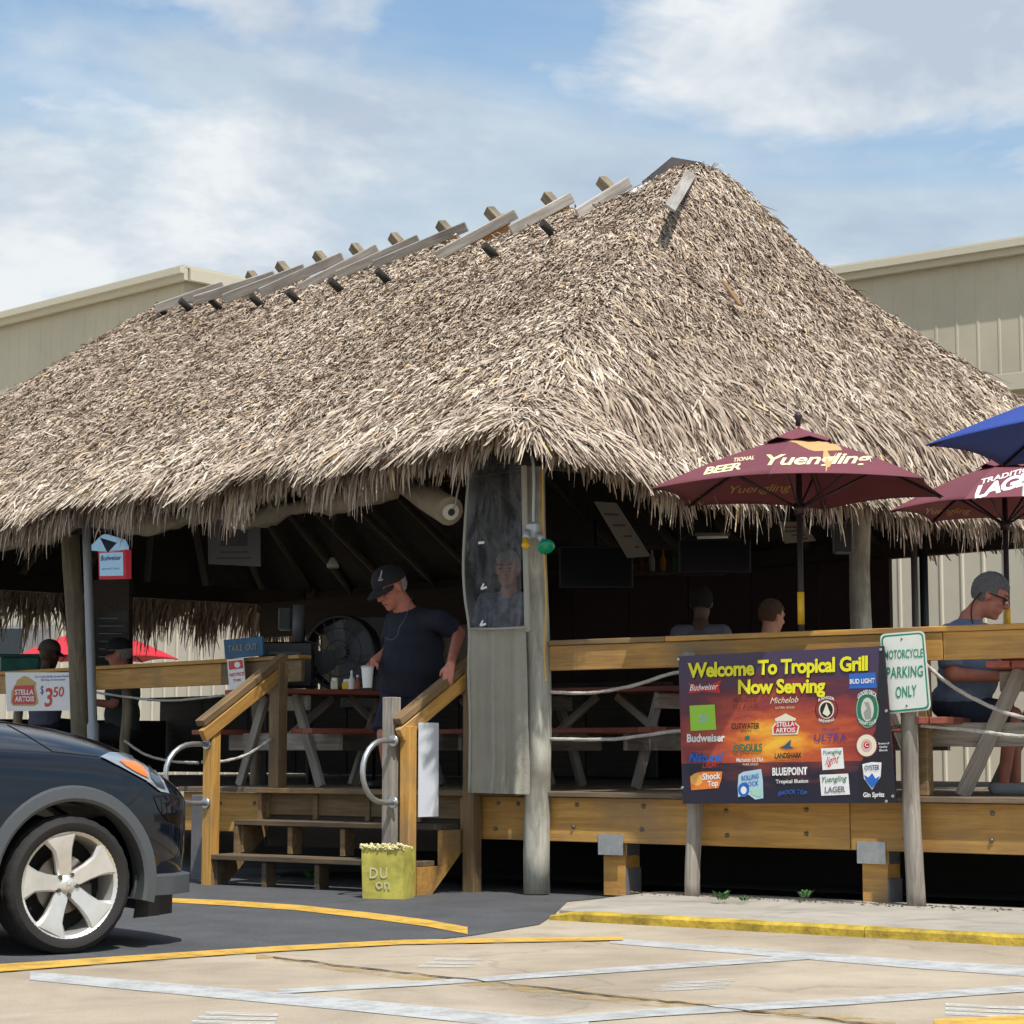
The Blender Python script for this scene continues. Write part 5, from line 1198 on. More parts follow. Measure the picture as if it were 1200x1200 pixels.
# ================================================================== SMALL THINGS BY THE STAIRS
tub_c = hitD(455, 1046, .95); tub_c.z = 0; MT = Matrix.Translation(tub_c) @ Matrix.Rotation(R(-20), 4, 'Z')
tub = thing('planter_tub', tub_c, 'tall yellow square tub of white scraps at the foot of the stairs', 'tub', M=MT)
TUBY = flat('tub_yellow', (.46, .41, .08), .7, var=.35, vscale=6, bump=.5, bscale=12)
hgt = hitD(455, 992, .95).z
def taper_box(w0, d0, w1, d1, z0, z1, th):
    V = []; F = []
    for w, d, z in ((w0, d0, z0), (w1, d1, z1), (w1 - th, d1 - th, z1), (w0 - th, d0 - th, z0 + .02)): V += [(-w / 2, -d / 2, z), (w / 2, -d / 2, z), (w / 2, d / 2, z), (-w / 2, d / 2, z)]
    for i in range(3):
        for k in range(4): F.append((i * 4 + k, i * 4 + (k + 1) % 4, i * 4 + 4 + (k + 1) % 4, i * 4 + 4 + k))
    F += [(3, 2, 1, 0), (12, 13, 14, 15)]; return pydata(V, F)
link('tub_body', taper_box(.32, .20, .335, .22, 0, hgt, .03), TUBY, tub, MT)
rr = random.Random(5); sc = bmesh.new()
for k in range(170):
    e = k % 2; x = rr.uniform(-.17, .17); y = (-.11 if rr.random() < .6 else rr.uniform(-.11, .11)) + rr.uniform(-.01, .01)
    bmesh.ops.create_icosphere(sc, subdivisions=1, radius=rr.uniform(.006, .016), matrix=Matrix.Translation((x, y, hgt + rr.uniform(-.02, .022))) @ Matrix.Diagonal((1, rr.uniform(.5, 1), rr.uniform(.4, 1), 1)))
tag(link('white_scraps', bm_mesh(sc), flat('scraps', (.66, .60, .30), .9, var=.35, vscale=40), tub, MT), kind='stuff')
tn = (MT.to_3x3() @ Vector((0, -1, 0))).normalized(); tp = MT @ Vector((0, -.1075, .2))
def ftub(px, py): return hit(px, py, tp, tn)
FADE = flat('faded_white_letters', (.56, .53, .28), .8)
lettering(tub, 'D', (433, 1029), (443, 1029), 13, ftub, FADE, .02, 0, 1, .002); lettering(tub, 'U', (445, 1029), (454, 1029), 13, ftub, FADE, .02, 0, 1, .002); lettering(tub, 'on', (440, 1041), (457, 1042), 9, ftub, flat('faint_letters', (.52, .50, .26), .8), .02, 0, 1, .002)
# weeds at the foot of the deck
LEAF = flat('weed_green', (.05, .13, .03), .7, var=.3)
def weed(p, h, n, label):
    rw = random.Random(int(p.x * 100)); V, F = [], []
    for k in range(n):
        a, l_, w = rw.uniform(0, 6.28), h * rw.uniform(.5, 1.1), h * rw.uniform(.14, .25); d = Vector((math.cos(a), math.sin(a), 0)); s = Vector((-d.y, d.x, 0)); b = len(V); o_ = d * rw.uniform(0, h * .5)
        V += [o_, o_ + d * l_ * .4 + s * w + Vector((0, 0, l_ * .7)), o_ + d * l_ * .8 + Vector((0, 0, l_ * .9)), o_ + d * l_ * .4 - s * w + Vector((0, 0, l_ * .7))]; F.append((b, b + 1, b + 2, b + 3))
    tag(link('weed', pydata(V, F), LEAF, None, Matrix.Translation(p)), label, 'weed', 'weeds sprouting at the edge of the deck')
for x, y, z, h, lb in ((846, 1055, .075, .07, 'small green weed beside the slim post under the banner'), (872, 1056, .075, .04, 'tiny weed on the pavement edge between the banner post and the pier'), (943, 1052, .08, .06, 'low weed in the dirt under the deck left of the bracketed pier'), (364, 1030, .005, .09, 'leafy weed under the lowest stair tread'), (324, 1032, .005, .05, 'small weed under the bottom step near the car'), (638, 1046, .01, .05, 'sprig of weed at the foot of the corner post')):
    weed(ground(x, y, z), h, 16, lb)

# leaf litter and grit along the back of the pavement
rg = random.Random(9); V, F = [], []
for k in range(420):
    t_, n_ = rg.uniform(.8, 5.2), abs(rg.gauss(0, .10)) + .02; p = D(t_, n_, .056); a = rg.uniform(0, 6.28); s_ = rg.uniform(.006, .022); d = Vector((math.cos(a), math.sin(a), 0)) * s_; e = Vector((-d.y, d.x, 0)) * rg.uniform(.3, .7); b_ = len(V); up_ = Vector((0, 0, rg.uniform(.003, .012)))
    V += [p - d, p + e, p + d, p - e, p + up_]; F += [(b_, b_ + 1, b_ + 4), (b_ + 1, b_ + 2, b_ + 4), (b_ + 2, b_ + 3, b_ + 4), (b_ + 3, b_, b_ + 4)]
tag(link('litter', pydata(V, F), flat('leaf_litter', (.10, .075, .05), .9, var=.5, vscale=3)), 'dry leaf litter and grit along the back of the pavement', 'litter', kind='stuff')
# ================================================================== INSIDE THE HUT
# added shade-coloured siding and kitchen clutter behind the man in the cap
pt = thing('added_siding', H(10.8, 7.2, .74), 'added ribbed panel in shade-dimmed siding colour behind the man in the cap', 'partition')
rib_wall('wall', H(8.9, 7.2), H(12.3, 7.2), .74, 2.75, flat('shaded_siding', (.22, .20, .15), .7), pt, .25, .02, .05)  # added panel, its siding colour dimmed to look shaded
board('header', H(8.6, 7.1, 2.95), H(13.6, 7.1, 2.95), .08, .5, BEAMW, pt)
def dim_box(nm, px0, py0, px1, py1, Y, depth, mat, label, cat, extra=None):
    a, b = at(px0, py0, Y), at(px1, py1, Y); c = (a + b) / 2; th = thing(nm, (c.x, c.y + depth / 2, min(a.z, b.z)), label, cat)
    box('body', (c.x, c.y + depth / 2, c.z), (abs(b.x - a.x), depth, abs(a.z - b.z)), mat, th, None, .015)
    if extra: extra(th, a, b)
    return th
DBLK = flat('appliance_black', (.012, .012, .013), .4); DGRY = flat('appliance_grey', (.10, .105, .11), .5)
def grill_extra(th, a, b):
    c = (a + b) / 2; tube('chimney', [Vector((c.x + .1, c.y + .2, a.z)), Vector((c.x + .1, c.y + .2, a.z + .35))], .06, DGRY, th, 10); box('lid_handle', (c.x, c.y - .03, c.z + .1), (.3, .03, .03), DGRY, th)
    for s in (-1, 1): box('leg', (c.x + s * abs(a.x - b.x) * .42, c.y + .2, (b.z + ZF) / 2), (.05, .05, b.z - ZF), DBLK, th)
dim_box('black_smoker', 303, 752, 366, 805, 19.5, .5, DBLK, 'black metal smoker beside the take out sign', 'smoker', grill_extra)
def shelf_extra(th, a, b):
    w = abs(b.x - a.x)
    for k, z in enumerate((.25, .6)): box('drawer', ((a.x + b.x) / 2, a.y - .012, b.z + (a.z - b.z) * z), (w * .8, .02, .18), DGRY, th)
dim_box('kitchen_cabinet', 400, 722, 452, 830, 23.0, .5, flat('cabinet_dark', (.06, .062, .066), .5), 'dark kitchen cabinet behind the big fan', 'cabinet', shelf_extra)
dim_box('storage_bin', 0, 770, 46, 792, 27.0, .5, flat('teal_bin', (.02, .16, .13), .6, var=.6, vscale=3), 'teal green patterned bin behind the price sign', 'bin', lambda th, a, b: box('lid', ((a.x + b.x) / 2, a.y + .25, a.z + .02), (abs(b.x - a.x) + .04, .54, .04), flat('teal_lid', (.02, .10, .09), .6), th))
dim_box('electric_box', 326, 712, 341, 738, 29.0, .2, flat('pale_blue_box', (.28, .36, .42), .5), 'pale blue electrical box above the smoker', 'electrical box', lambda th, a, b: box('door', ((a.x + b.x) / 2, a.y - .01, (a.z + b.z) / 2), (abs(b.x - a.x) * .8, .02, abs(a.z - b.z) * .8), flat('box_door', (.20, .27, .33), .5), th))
# added near-black counter for the shade between the tables and the kitchen side
ctr = thing('shade_counter', H(9, 5.6, ZF), 'long added counter, near-black to stand for the shade across the hut', 'counter')
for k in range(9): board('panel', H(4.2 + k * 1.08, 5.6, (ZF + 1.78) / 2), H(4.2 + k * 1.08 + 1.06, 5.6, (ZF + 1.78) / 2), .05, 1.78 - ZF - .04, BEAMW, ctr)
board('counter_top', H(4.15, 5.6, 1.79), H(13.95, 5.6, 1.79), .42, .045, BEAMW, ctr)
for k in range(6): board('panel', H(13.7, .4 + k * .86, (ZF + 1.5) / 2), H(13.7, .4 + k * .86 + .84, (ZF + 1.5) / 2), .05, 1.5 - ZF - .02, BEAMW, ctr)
# drum fan
fc = at(402, 765, 19.6); fan = thing('drum_fan', (fc.x, fc.y, ZF), 'large black drum fan on the floor behind the man in the cap', 'fan')
MF = Matrix.Translation(fc) @ Matrix.Rotation(R(-15), 4, 'Z')
def fring(r, y): return [Vector((r * math.cos(2 * math.pi * k / 36), y, r * math.sin(2 * math.pi * k / 36))) for k in range(37)]
for r_, y, w in ((.33, -.10, .016), (.33, .10, .016), (.22, -.13, .004), (.11, -.14, .004)): Vt, Ft = tube_mesh(fring(r_, y), w, 6, False); link('guard_ring', pydata(Vt, Ft), DBLK, fan, MF)
for k in range(18): a = 2 * math.pi * k / 18; Vt, Ft = tube_mesh([Vector((.05 * math.cos(a), -.145, .05 * math.sin(a))), Vector((.33 * math.cos(a), -.105, .33 * math.sin(a)))], .003, 4); link('guard_wire', pydata(Vt, Ft), DGRY, fan, MF)
Vd, Fd = [], []
for k in range(37):
    a = 2 * math.pi * k / 36
    for y in (-.1, .1): Vd.append((.325 * math.cos(a), y, .325 * math.sin(a)))
link('drum', pydata(Vd, [(2 * k, 2 * k + 1, 2 * k + 3, 2 * k + 2) for k in range(36)]), DBLK, fan, MF)
for k in range(4):
    a = 2 * math.pi * k / 4 + .4; p = []
    for r_, w, tw in ((.05, .05, .5), (.16, .10, .4), (.29, .11, .3)):
        for s in (-1, 1): p.append((r_ * math.cos(a) - s * w * math.sin(a), s * w * tw, r_ * math.sin(a) + s * w * math.cos(a)))
    link('blade', pydata(p, [(0, 1, 3, 2), (2, 3, 5, 4)]), DGRY, fan, MF)
tube('motor', [MF @ Vector((0, -.08, 0)), MF @ Vector((0, .1, 0))], .06, DBLK, fan, 14)
for s in (-1, 1): tube('stand', [MF @ Vector((s * .34, 0, 0)), MF @ Vector((s * .30, 0, -.33)), Vector(((MF @ Vector((s * .3, 0, 0))).x, fc.y, ZF))], .016, DBLK, fan, 8)
# screens and posters in the dark under the roof
def tvset(px0, py0, px1, py1, Y, label):
    a, b = at(px0, py0, Y), at(px1, py1, Y); c = (a + b) / 2; th = thing('television', c, label, 'television', 'dark televisions under the roof')
    box('casing', c, (abs(b.x - a.x), .07, abs(a.z - b.z)), DBLK, th, None, .008); box('screen', c - Vector((0, .038, 0)), (abs(b.x - a.x) * .95, .005, abs(a.z - b.z) * .9), flat('screen_glass', (.015, .016, .022), .12), th, None, 0)
    tube('bracket', [c, c + Vector((0, .15, .5))], .02, DBLK, th, 8)
tvset(795, 632, 880, 672, 20.5, 'dark television hanging deep in the hut behind the eagle umbrella'); tvset(655, 640, 742, 690, 22, 'dark television hanging just right of the corner post inside the hut')
def ceiling_poster(pts, Y, label):
    P = [at(x, y, Y + o_) for x, y, o_ in pts]; th = thing('hanging_poster', P[2], label, 'poster', 'posters fixed under the rafters')
    prism('sheet', P, .01, flat('dim_poster', (.20, .195, .18), .7), th)
    f = lambda px, py: hit(px, py, P[0], (P[1] - P[0]).cross(P[2] - P[0]).normalized())
    for k in range(4):
        a, b = Vector(pts[0][:2]).lerp(Vector(pts[3][:2]), .2 + k * .2), Vector(pts[1][:2]).lerp(Vector(pts[2][:2]), .2 + k * .2)
        a, b = a.lerp(b, .15), a.lerp(b, .8); printed(th, [(a.x, a.y), (b.x, b.y), (b.x, b.y + 2), (a.x, a.y + 2)], f, flat('poster_line', (.12, .05, .05), .7), .01, 'line')
ceiling_poster([(696, 588, 0), (722, 590, 0), (762, 652, .6), (735, 654, .6)], 18.8, 'pale poster slanting under the rafters right of the green bulb')
ceiling_poster([(912, 612, 0), (942, 612, 0), (956, 634, .2), (920, 637, .2)], 18.6, 'small pale poster under the eave behind the umbrella pole')
sf = at(790, 672, 23.0); shf = thing('bar_shelf', sf, 'shelf of dim bottles on the maroon wall inside the hut', 'shelf')
box('shelf_board', sf, (1.1, .2, .03), BEAMW, shf); box('shelf_board', sf + Vector((0, 0, .28)), (1.1, .2, .03), BEAMW, shf)
BOTS = [flat('bottle_green', (.02, .06, .03), .15), flat('bottle_brown', (.07, .03, .01), .15), flat('bottle_clear', (.22, .22, .2), .1), flat('bottle_amber', (.22, .11, .02), .15)]
for k in range(9):
    p = sf + Vector((-.48 + k * .12, -.02, .016)); o = link('bottle', lathe_mesh([(.001, 0), (.034, 0), (.034, .14), (.014, .18), (.013, .235), (.001, .236)], 12), BOTS[k % 4], None, Matrix.Translation(p)); tag(o, '%s %s bottle from the corner post on the dim bar shelf' % (('first', 'second', 'third', 'fourth', 'fifth', 'sixth', 'seventh', 'eighth', 'ninth')[k], ('dark green', 'brown', 'clear', 'amber')[k % 4]), 'bottle', 'bottles on the bar shelf')
lt = at(835, 630, 19.5); tl = thing('tube_light', lt, 'pale unlit tube light hanging inside above the umbrella rim', 'light'); tube('tube', [lt - Vector((.14, 0, 0)), lt + Vector((.14, 0, .01))], .015, WHITE, tl, 8); box('holder', lt + Vector((0, 0, .03)), (.32, .05, .03), DGRY, tl)
pe = at(390, 662, 20); pnd = thing('pendant_lamp', pe, 'small caged lamp hanging in the dark hut above the fan', 'lamp'); tube('shade', [pe + Vector((0, 0, .07)), pe, pe - Vector((0, 0, .03))], [.02, .06, .055], flat('pale_lamp', (.35, .34, .3), .5), pnd, 12); tube('cord', [pe + Vector((0, 0, .06)), pe + Vector((0, 0, 1.4))], .006, BLACK, pnd, 5)
# things on the tables
def cup(p, r, h, label):
    th = thing('cup', p, label, 'cup'); link('cup_body', lathe_mesh([(.001, 0), (r * .72, 0), (r, h), (r * .95, h), (r * .7, .006), (.001, .005)], 20), flat('foam_white', (.75, .75, .74), .6), th, Matrix.Translation(p)); link('lid', lathe_mesh([(.001, h + .010), (r * .85, h + .010), (r * 1.07, h + .004), (r * 1.07, h - .006), (r * .9, h - .006)], 20), flat('lid_clear', (.45, .42, .42), .3), th, Matrix.Translation(p))
    tube('straw', [p + Vector((.01, 0, h * .6)), p + Vector((.018, 0, h + .09))], .004, flat('straw_brown', (.10, .05, .04), .4), th, 6)
tz = ZF + .76 * 1.05 + .022
for px, w, h, m, lb in ((412, .045, .13, (.72, .70, .66), 'white squeeze bottle among the condiments beside the fan'), (408, .10, .06, (.70, .45, .02), 'yellow caddy of sauce packets on the table beside the fan'), (419, .05, .10, (.25, .09, .05), 'brown sauce bottle on the table beside the white cup'), (392, .06, .07, (.62, .56, .42), 'cream napkin holder on the table beside the fan')):
    p = at(px, 806, 18.0 + (.12 if w > .05 else 0)); p.z = tz; th = thing('condiment', p, lb, 'condiment', 'condiments on the picnic table'); m_ = flat('cond_%d' % px, m, .5)
    if w < .06: link('bottle_body', lathe_mesh([(.001, 0), (w * .6, 0), (w * .6, h * .6), (w * .25, h * .8), (w * .2, h), (.001, h)], 12), m_, th, Matrix.Translation(p)); link('bottle_cap', lathe_mesh([(.001, h), (w * .26, h), (w * .2, h * 1.18), (.001, h * 1.2)], 10), WHITE, th, Matrix.Translation(p))
    else: box('tray', p + Vector((0, 0, h / 2)), (w, .07, h), m_, th, None, .006); box('packets', p + Vector((0, 0, h + .012)), (w * .8, .05, .03), WHITE, th, None, .006)
# ================================================================== PEOPLE
SKIN = flat('skin', (.46, .22, .145), .55, var=.12, vscale=14); SKIN_R = flat('sunburnt_skin', (.50, .19, .13), .55, var=.15, vscale=14); SKIN_D = flat('brown_skin', (.10, .055, .035), .55)
def capsule(bm, a, b, r0, r1, seg=12, flat_end=False):
    a, b = Vector(a), Vector(b); d = (b - a); L = max(d.length, 1e-4); d /= L; P, Rr = [], []
    for t in (1.0, .7, .35): P.append(a - d * r0 * math.sin(t * math.pi / 2)); Rr.append(max(.001, r0 * math.cos(t * math.pi / 2)))
    P += [a, b]; Rr += [r0, r1]
    if flat_end: P.append(b + d * .002); Rr.append(r1 * .92)
    else:
        for t in (.35, .7, 1.0): P.append(b + d * r1 * math.sin(t * math.pi / 2)); Rr.append(max(.001, r1 * math.cos(t * math.pi / 2)))
    V, F = tube_mesh(P, Rr, seg); vv = [bm.verts.new(v) for v in V]
    for f in F: bm.faces.new([vv[i] for i in f])
def ellipsoid(bm, c, r, M=None):
    bmesh.ops.create_uvsphere(bm, u_segments=18, v_segments=12, radius=1, matrix=Matrix.Translation(Vector(c)) @ (M if M is not None else Matrix.Identity(4)) @ Matrix.Diagonal((*r, 1)))
def solid(bm, voxel=.009, it=3):
    """one continuous skin around overlapping volumes"""
    me = bpy.data.meshes.new('s'); bm.to_mesh(me); bm.free()
    out = evaluated(me, [('REMESH', dict(mode='VOXEL', voxel_size=voxel)), ('SMOOTH', dict(factor=.5, iterations=it))])
    out.polygons.foreach_set('use_smooth', [True] * len(out.polygons)); return out
def face_frame(yaw_dir, pitch, roll=0):
    f = Vector((yaw_dir[0], yaw_dir[1], 0)).normalized(); l_ = Vector((0, 0, 1)).cross(f)
    return Matrix((f, l_, Vector((0, 0, 1)))).transposed().to_4x4() @ Matrix.Rotation(pitch, 4, 'Y') @ Matrix.Rotation(roll, 4, 'X')
def add_head(bm, HM, s):
    e = lambda c, r: ellipsoid(bm, HM @ (Vector(c) * s), [x * s for x in r], HM.to_3x3().to_4x4())
    k = lambda a, b, r0, r1: capsule(bm, HM @ (Vector(a) * s), HM @ (Vector(b) * s), r0 * s, r1 * s, 8)
    e((-.012, 0, .028), (.100, .079, .100)); e((.022, 0, -.045), (.072, .062, .080)); e((.062, 0, -.098), (.026, .030, .022))
    k((.086, 0, .018), (.108, 0, -.020), .010, .017); e((.090, .0, -.022), (.016, .024, .011)); k((.080, -.034, .034), (.080, .034, .034), .014, .014)
    for y in (-1, 1): e((-.006, y * .080, -.002), (.020, .010, .032)); e((.066, y * .036, -.018), (.022, .022, .020)); e((.078, y * .020, -.062), (.010, .014, .007))
    e((.084, 0, -.058), (.008, .024, .006)); e((.082, 0, -.069), (.008, .022, .006))
def head_bits(parent, HM, s, brow=(.10, .08, .07)):
    me = bmesh.new()
    for y in (-1, 1): ellipsoid(me, HM @ (Vector((.0835, y * .034, .012)) * s), (.007 * s, .013 * s, .005 * s), HM.to_3x3().to_4x4())
    link('eyes', bm_mesh(me), flat('eye_dark', (.03, .02, .018), .3), parent)
    me = bmesh.new()
    for y in (-1, 1): capsule(me, HM @ (Vector((.094, y * .016, .036)) * s), HM @ (Vector((.083, y * .054, .038)) * s), .005 * s, .004 * s, 6)
    link('eyebrows', bm_mesh(me), flat('brow_%d' % int(brow[0] * 100), brow, .9), parent)
    me = bmesh.new(); capsule(me, HM @ (Vector((.0905, -.018, -.0635)) * s), HM @ (Vector((.0905, .018, -.0635)) * s), .0028 * s, .0028 * s, 6); link('mouth', bm_mesh(me), flat('lip_line', (.16, .05, .045), .6), parent)
def add_hair(parent, HM, s, mat, low=-.05, front=.035):
    bm = bmesh.new(); bmesh.ops.create_uvsphere(bm, u_segments=90, v_segments=60, radius=1)
    rr_ = random.Random(4)
    for v_ in bm.verts:
        q = rr_.uniform(.965, 1.045); v_.co = Vector((v_.co.x * .108 * q - .014, v_.co.y * .086 * q, v_.co.z * .110 * q + .030))
    bmesh.ops.delete(bm, geom=[v_ for v_ in bm.verts if v_.co.z < low or (v_.co.x > front - .01 and v_.co.z < .062) or (v_.co.x > -.02 and v_.co.z < .012)], context='VERTS')
    bmesh.ops.transform(bm, matrix=HM @ Matrix.Scale(s, 4), verts=bm.verts[:]); me = bpy.data.meshes.new('hair'); bm.to_mesh(me); bm.free()
    link('hair', me, mat, parent)
def add_cap(parent, HM, s, mat, mark=None, back=False):
    bm = bmesh.new(); bmesh.ops.create_uvsphere(bm, u_segments=32, v_segments=22, radius=1)
    for v_ in bm.verts: v_.co = Vector((v_.co.x * .118 - .010, v_.co.y * .094, v_.co.z * .112 + .038 + .018 * max(0, v_.co.x)))
    bmesh.ops.delete(bm, geom=[v_ for v_ in bm.verts if v_.co.z < .036 - .12 * max(0, -.02 - v_.co.x)], context='VERTS')
    bmesh.ops.transform(bm, matrix=HM @ Matrix.Scale(s, 4), verts=bm.verts[:]); me = bpy.data.meshes.new('cap'); bm.to_mesh(me); bm.free(); c = link('cap', me, mat, parent, None, True)
    n = 16; V, F = [], []
    for i in range(n + 1):
        a = R(-72) + R(144) * i / n
        for (rx, ry, z) in ((.106, .090, .040), (.150, .098, .030), (.192, .088, .018)):
            x = rx * math.cos(a) - .01; y = ry * math.sin(a); V += [HM @ (Vector((x, y, z - .22 * y * y / .1 * .1)) * s), HM @ (Vector((x, y, z - .006 - .22 * y * y / .1 * .1)) * s)]
    for i in range(n):
        for k in range(2):
            q = i * 6 + k * 2; F += [(q, q + 2, q + 8, q + 6), (q + 1, q + 7, q + 9, q + 3)]
        q = i * 6 + 4; F.append((q, q + 1, q + 7, q + 6))
    link('brim', pydata(V, F), mat, c)
    return c
def add_hand(bm, wrist, d, up, curl, s=1.0, side=1):
    """palm, four jointed fingers of different length and a thumb off the side of the palm"""
    d = Vector(d).normalized(); up = Vector(up); up = (up - d * up.dot(d)).normalized(); sd = d.cross(up) * side; w = Vector(wrist)
    for k in range(4): capsule(bm, w + sd * (-.026 + k * .0175) * s * .7, w + (d * .088 + sd * (-.030 + k * .020)) * s, .017 * s, .0135 * s, 8)
    for k, L in enumerate((.062, .078, .082, .070)):
        p = w + (d * .092 + sd * (-.031 + k * .0205)) * s; q = d.copy(); lens = (L * .45, L * .33, L * .26); ang = 0
        for j_, l_ in enumerate(lens):
            ang += curl * (.55, .8, .6)[j_]; dir_ = d * math.cos(ang) - up * math.sin(ang); n_ = p + dir_ * l_ * s * 1.05; capsule(bm, p, n_, (.0098 - j_ * .001) * s, (.0092 - j_ * .001) * s, 8); p = n_
    p = w + (d * .022 + sd * .028) * s; a = p + (d * .030 + sd * .030 - up * .010) * s; b = a + (d * .034 + sd * .006 - up * .020 * curl) * s
    capsule(bm, p, a, .0135 * s, .0115 * s, 8); capsule(bm, a, b, .0115 * s, .0095 * s, 8)

# ---- the man in the cap coming down the stairs
Y1 = hitD(486, 881, -.30).y
def J(px, py, dy=0.0): return at(px, py, Y1 + dy)
p1 = thing('person', D(-1.2, -.3, ZF), 'person in dark cap and navy T-shirt stepping to the stairs with a white cup', 'person')
f1 = Vector((-.78, -.62, 0)); H1 = Matrix.Translation(J(458, 690, -.08)) @ face_frame(f1, R(30)); s1 = 1.3
neck, chest, belly, pelv = J(474, 714), J(488, 739, .05), J(482, 779, -.04), J(476, 813, .02)

_ra, _rb = D(sr_ - .05, .74, hitD(466, 846, .7).z), D(-.66, -.10, hitD(552, 768, -.05).z)
def pix(p): q_ = p - EYE; return 600 + FPX * q_.x / q_.dot(_F), 600 - FPX * q_.dot(_U) / q_.dot(_F)
grip = min((_ra.lerp(_rb, k / 60) for k in range(61)), key=lambda p: abs(pix(p)[0] - 526))
sL, eL = J(516, 727, -.16), J(538, 742, -.10)
wL = grip + Vector((.012, -.03, .105)); sR, eR, wR = J(464, 727, .14), J(455, 764, .02), J(438, 775, -.18)
hL, kL, aL = J(494, 818, -.08), J(499, 868, -.12), J(501, 917, -.02); hR, kR, aR = J(464, 818, .10), J(450, 862, -.02), J(455, 915, .12)
for q in (aL, aR): q.z = ZF + .09
bm = bmesh.new(); add_head(bm, H1, s1); capsule(bm, H1 @ Vector((-.02, 0, -.06)), neck, .082, .09)
capsule(bm, neck, chest, .09, .15); ellipsoid(bm, belly, (.2, .2, .22)); ellipsoid(bm, pelv, (.19, .17, .15)); capsule(bm, sL, sR, .08, .08)
for a, b, c in ((sL, eL, wL), (sR, eR, wR)): capsule(bm, a, b, .062, .050); capsule(bm, b, c, .050, .034)
for a, b, c in ((hL, kL, aL), (hR, kR, aR)): capsule(bm, a, b, .095, .062); capsule(bm, b, c, .058, .040)
add_hand(bm, wL, Vector((-.15, -.32, -.75)), Vector((-.2, -.85, .3)), .75, 1.1); cupc = J(430.5, 806, -.30); add_hand(bm, wR, J(428, 786, -.30) - wR, Vector((-.3, -.4, .8)), .9, 1.05, -1)
link('body', solid(bm, .0085), SKIN_R, p1)
NAVYT = flat('navy_cotton', (.012, .014, .028), .9, var=.2, vscale=5, bump=1.0, bscale=8); NAVYS = flat('navy_shorts', (.010, .014, .038), .9)
bm = bmesh.new(); ellipsoid(bm, chest.lerp(neck, .3), (.20, .17, .15)); ellipsoid(bm, chest, (.235, .20, .20)); ellipsoid(bm, chest.lerp(belly, .5), (.25, .215, .20)); ellipsoid(bm, belly, (.275, .25, .22)); capsule(bm, belly.lerp(pelv, .3), pelv.lerp(J(479, 806), .4), .235, .23, 20, True)
capsule(bm, neck + Vector((0, 0, -.03)), chest, .085, .17); capsule(bm, sL, sR, .092, .092); capsule(bm, sL, sL.lerp(eL, .72), .092, .088, 14, True); capsule(bm, sR, sR.lerp(eR, .70), .09, .085, 14, True)
link('t_shirt', solid(bm, .011, 4), NAVYT, p1)
bm = bmesh.new(); ellipsoid(bm, pelv, (.215, .20, .15)); capsule(bm, hL, hL.lerp(kL, .92), .125, .11, 14, True); capsule(bm, hR, hR.lerp(kR, .92), .125, .11, 14, True); link('shorts', solid(bm, .012), NAVYS, p1)
bm = bmesh.new()
for a in (aL, aR): capsule(bm, a + Vector((.02, .05, -.055)), a + f1 * .17 + Vector((0, 0, -.06)), .045, .038)
link('shoes', solid(bm, .012), BLACK, p1)
cap1 = add_cap(p1, H1, s1, flat('black_cap', (.012, .012, .016), .85)); head_bits(p1, H1, s1, (.22, .20, .18)); add_hair(p1, H1, s1 * .985, flat('grey_hair', (.30, .29, .28), .9), -.045, -.02)
fcap = lambda px, py: hit(px, py, H1 @ (Vector((.100, .035, .075)) * s1), Vector((-.5, -.86, 0)))
lettering(cap1, 'J', (444, 676), (448, 675), 7, fcap, flat('cap_mark', (.35, .35, .36), .7), .02, .2, 1, .02); lettering(cap1, 'oak', (443, 681), (449, 680), 3, fcap, MATS['cap_mark'], .03, 0, 1, .02)
tube('glasses_cord', smooth_path([J(483, 700, -.18), J(475, 724, -.28), J(468, 735, -.30), J(466, 744, -.31), J(459, 750, -.31), J(451, 747, -.26)], 5), .003, flat('cord_grey', (.10, .10, .12), .5), p1, 5)
cup(cupc, .050, .165, 'white foam cup with a straw in the hand of the man in the cap')

# ---- seated man in glasses at the picnic table
Y3 = hitD(1130, 881, -.80).y
def J3(px, py, dy=0.0): return at(px, py, Y3 + dy)
p3 = thing('person', (J3(1122, 838).x, Y3, ZF), 'person with grey hair, glasses and blue T-shirt seated at the picnic table', 'person')
f3 = Vector((.93, -.30, 0)); H3 = Matrix.Translation(J3(1161, 699, -.02)) @ face_frame(f3, R(24)); s3 = 1.22
neck, chest, belly, pelv = J3(1137, 725), J3(1133, 757), J3(1134, 795), J3(1124, 826)
sR, eR, wR = J3(1113, 745, -.20), J3(1116, 790, -.24), J3(1170, 793, -.22); sL, eL, wL = J3(1152, 744, .20), J3(1166, 790, .22), J3(1196, 784, .06)
hR, kR, aR = J3(1126, 830, -.10), J3(1186, 838, -.13), J3(1176, 914, -.08); hL, kL, aL = J3(1130, 830, .12), J3(1188, 838, .14), J3(1190, 914, .14)
for q in (aL, aR): q.z = ZF + .09
bm = bmesh.new(); add_head(bm, H3, s3); capsule(bm, H3 @ Vector((-.03, 0, -.05)), neck, .066, .07); capsule(bm, neck, chest, .08, .14); ellipsoid(bm, belly, (.16, .16, .2)); ellipsoid(bm, pelv, (.17, .17, .13))
for a, b, c in ((sR, eR, wR), (sL, eL, wL)): capsule(bm, a, b, .062, .052); capsule(bm, b, c, .052, .036)
for a, b, c in ((hR, kR, aR), (hL, kL, aL)): capsule(bm, a, b, .09, .062); capsule(bm, b, c, .056, .04)
add_hand(bm, wR, Vector((1, .1, .12)), Vector((0, -.5, .85)), .9, 1.05); add_hand(bm, wL, Vector((1, -.3, 0)), Vector((0, -.3, .9)), .9, 1.05, -1)
link('body', solid(bm, .0085), SKIN_R, p3)
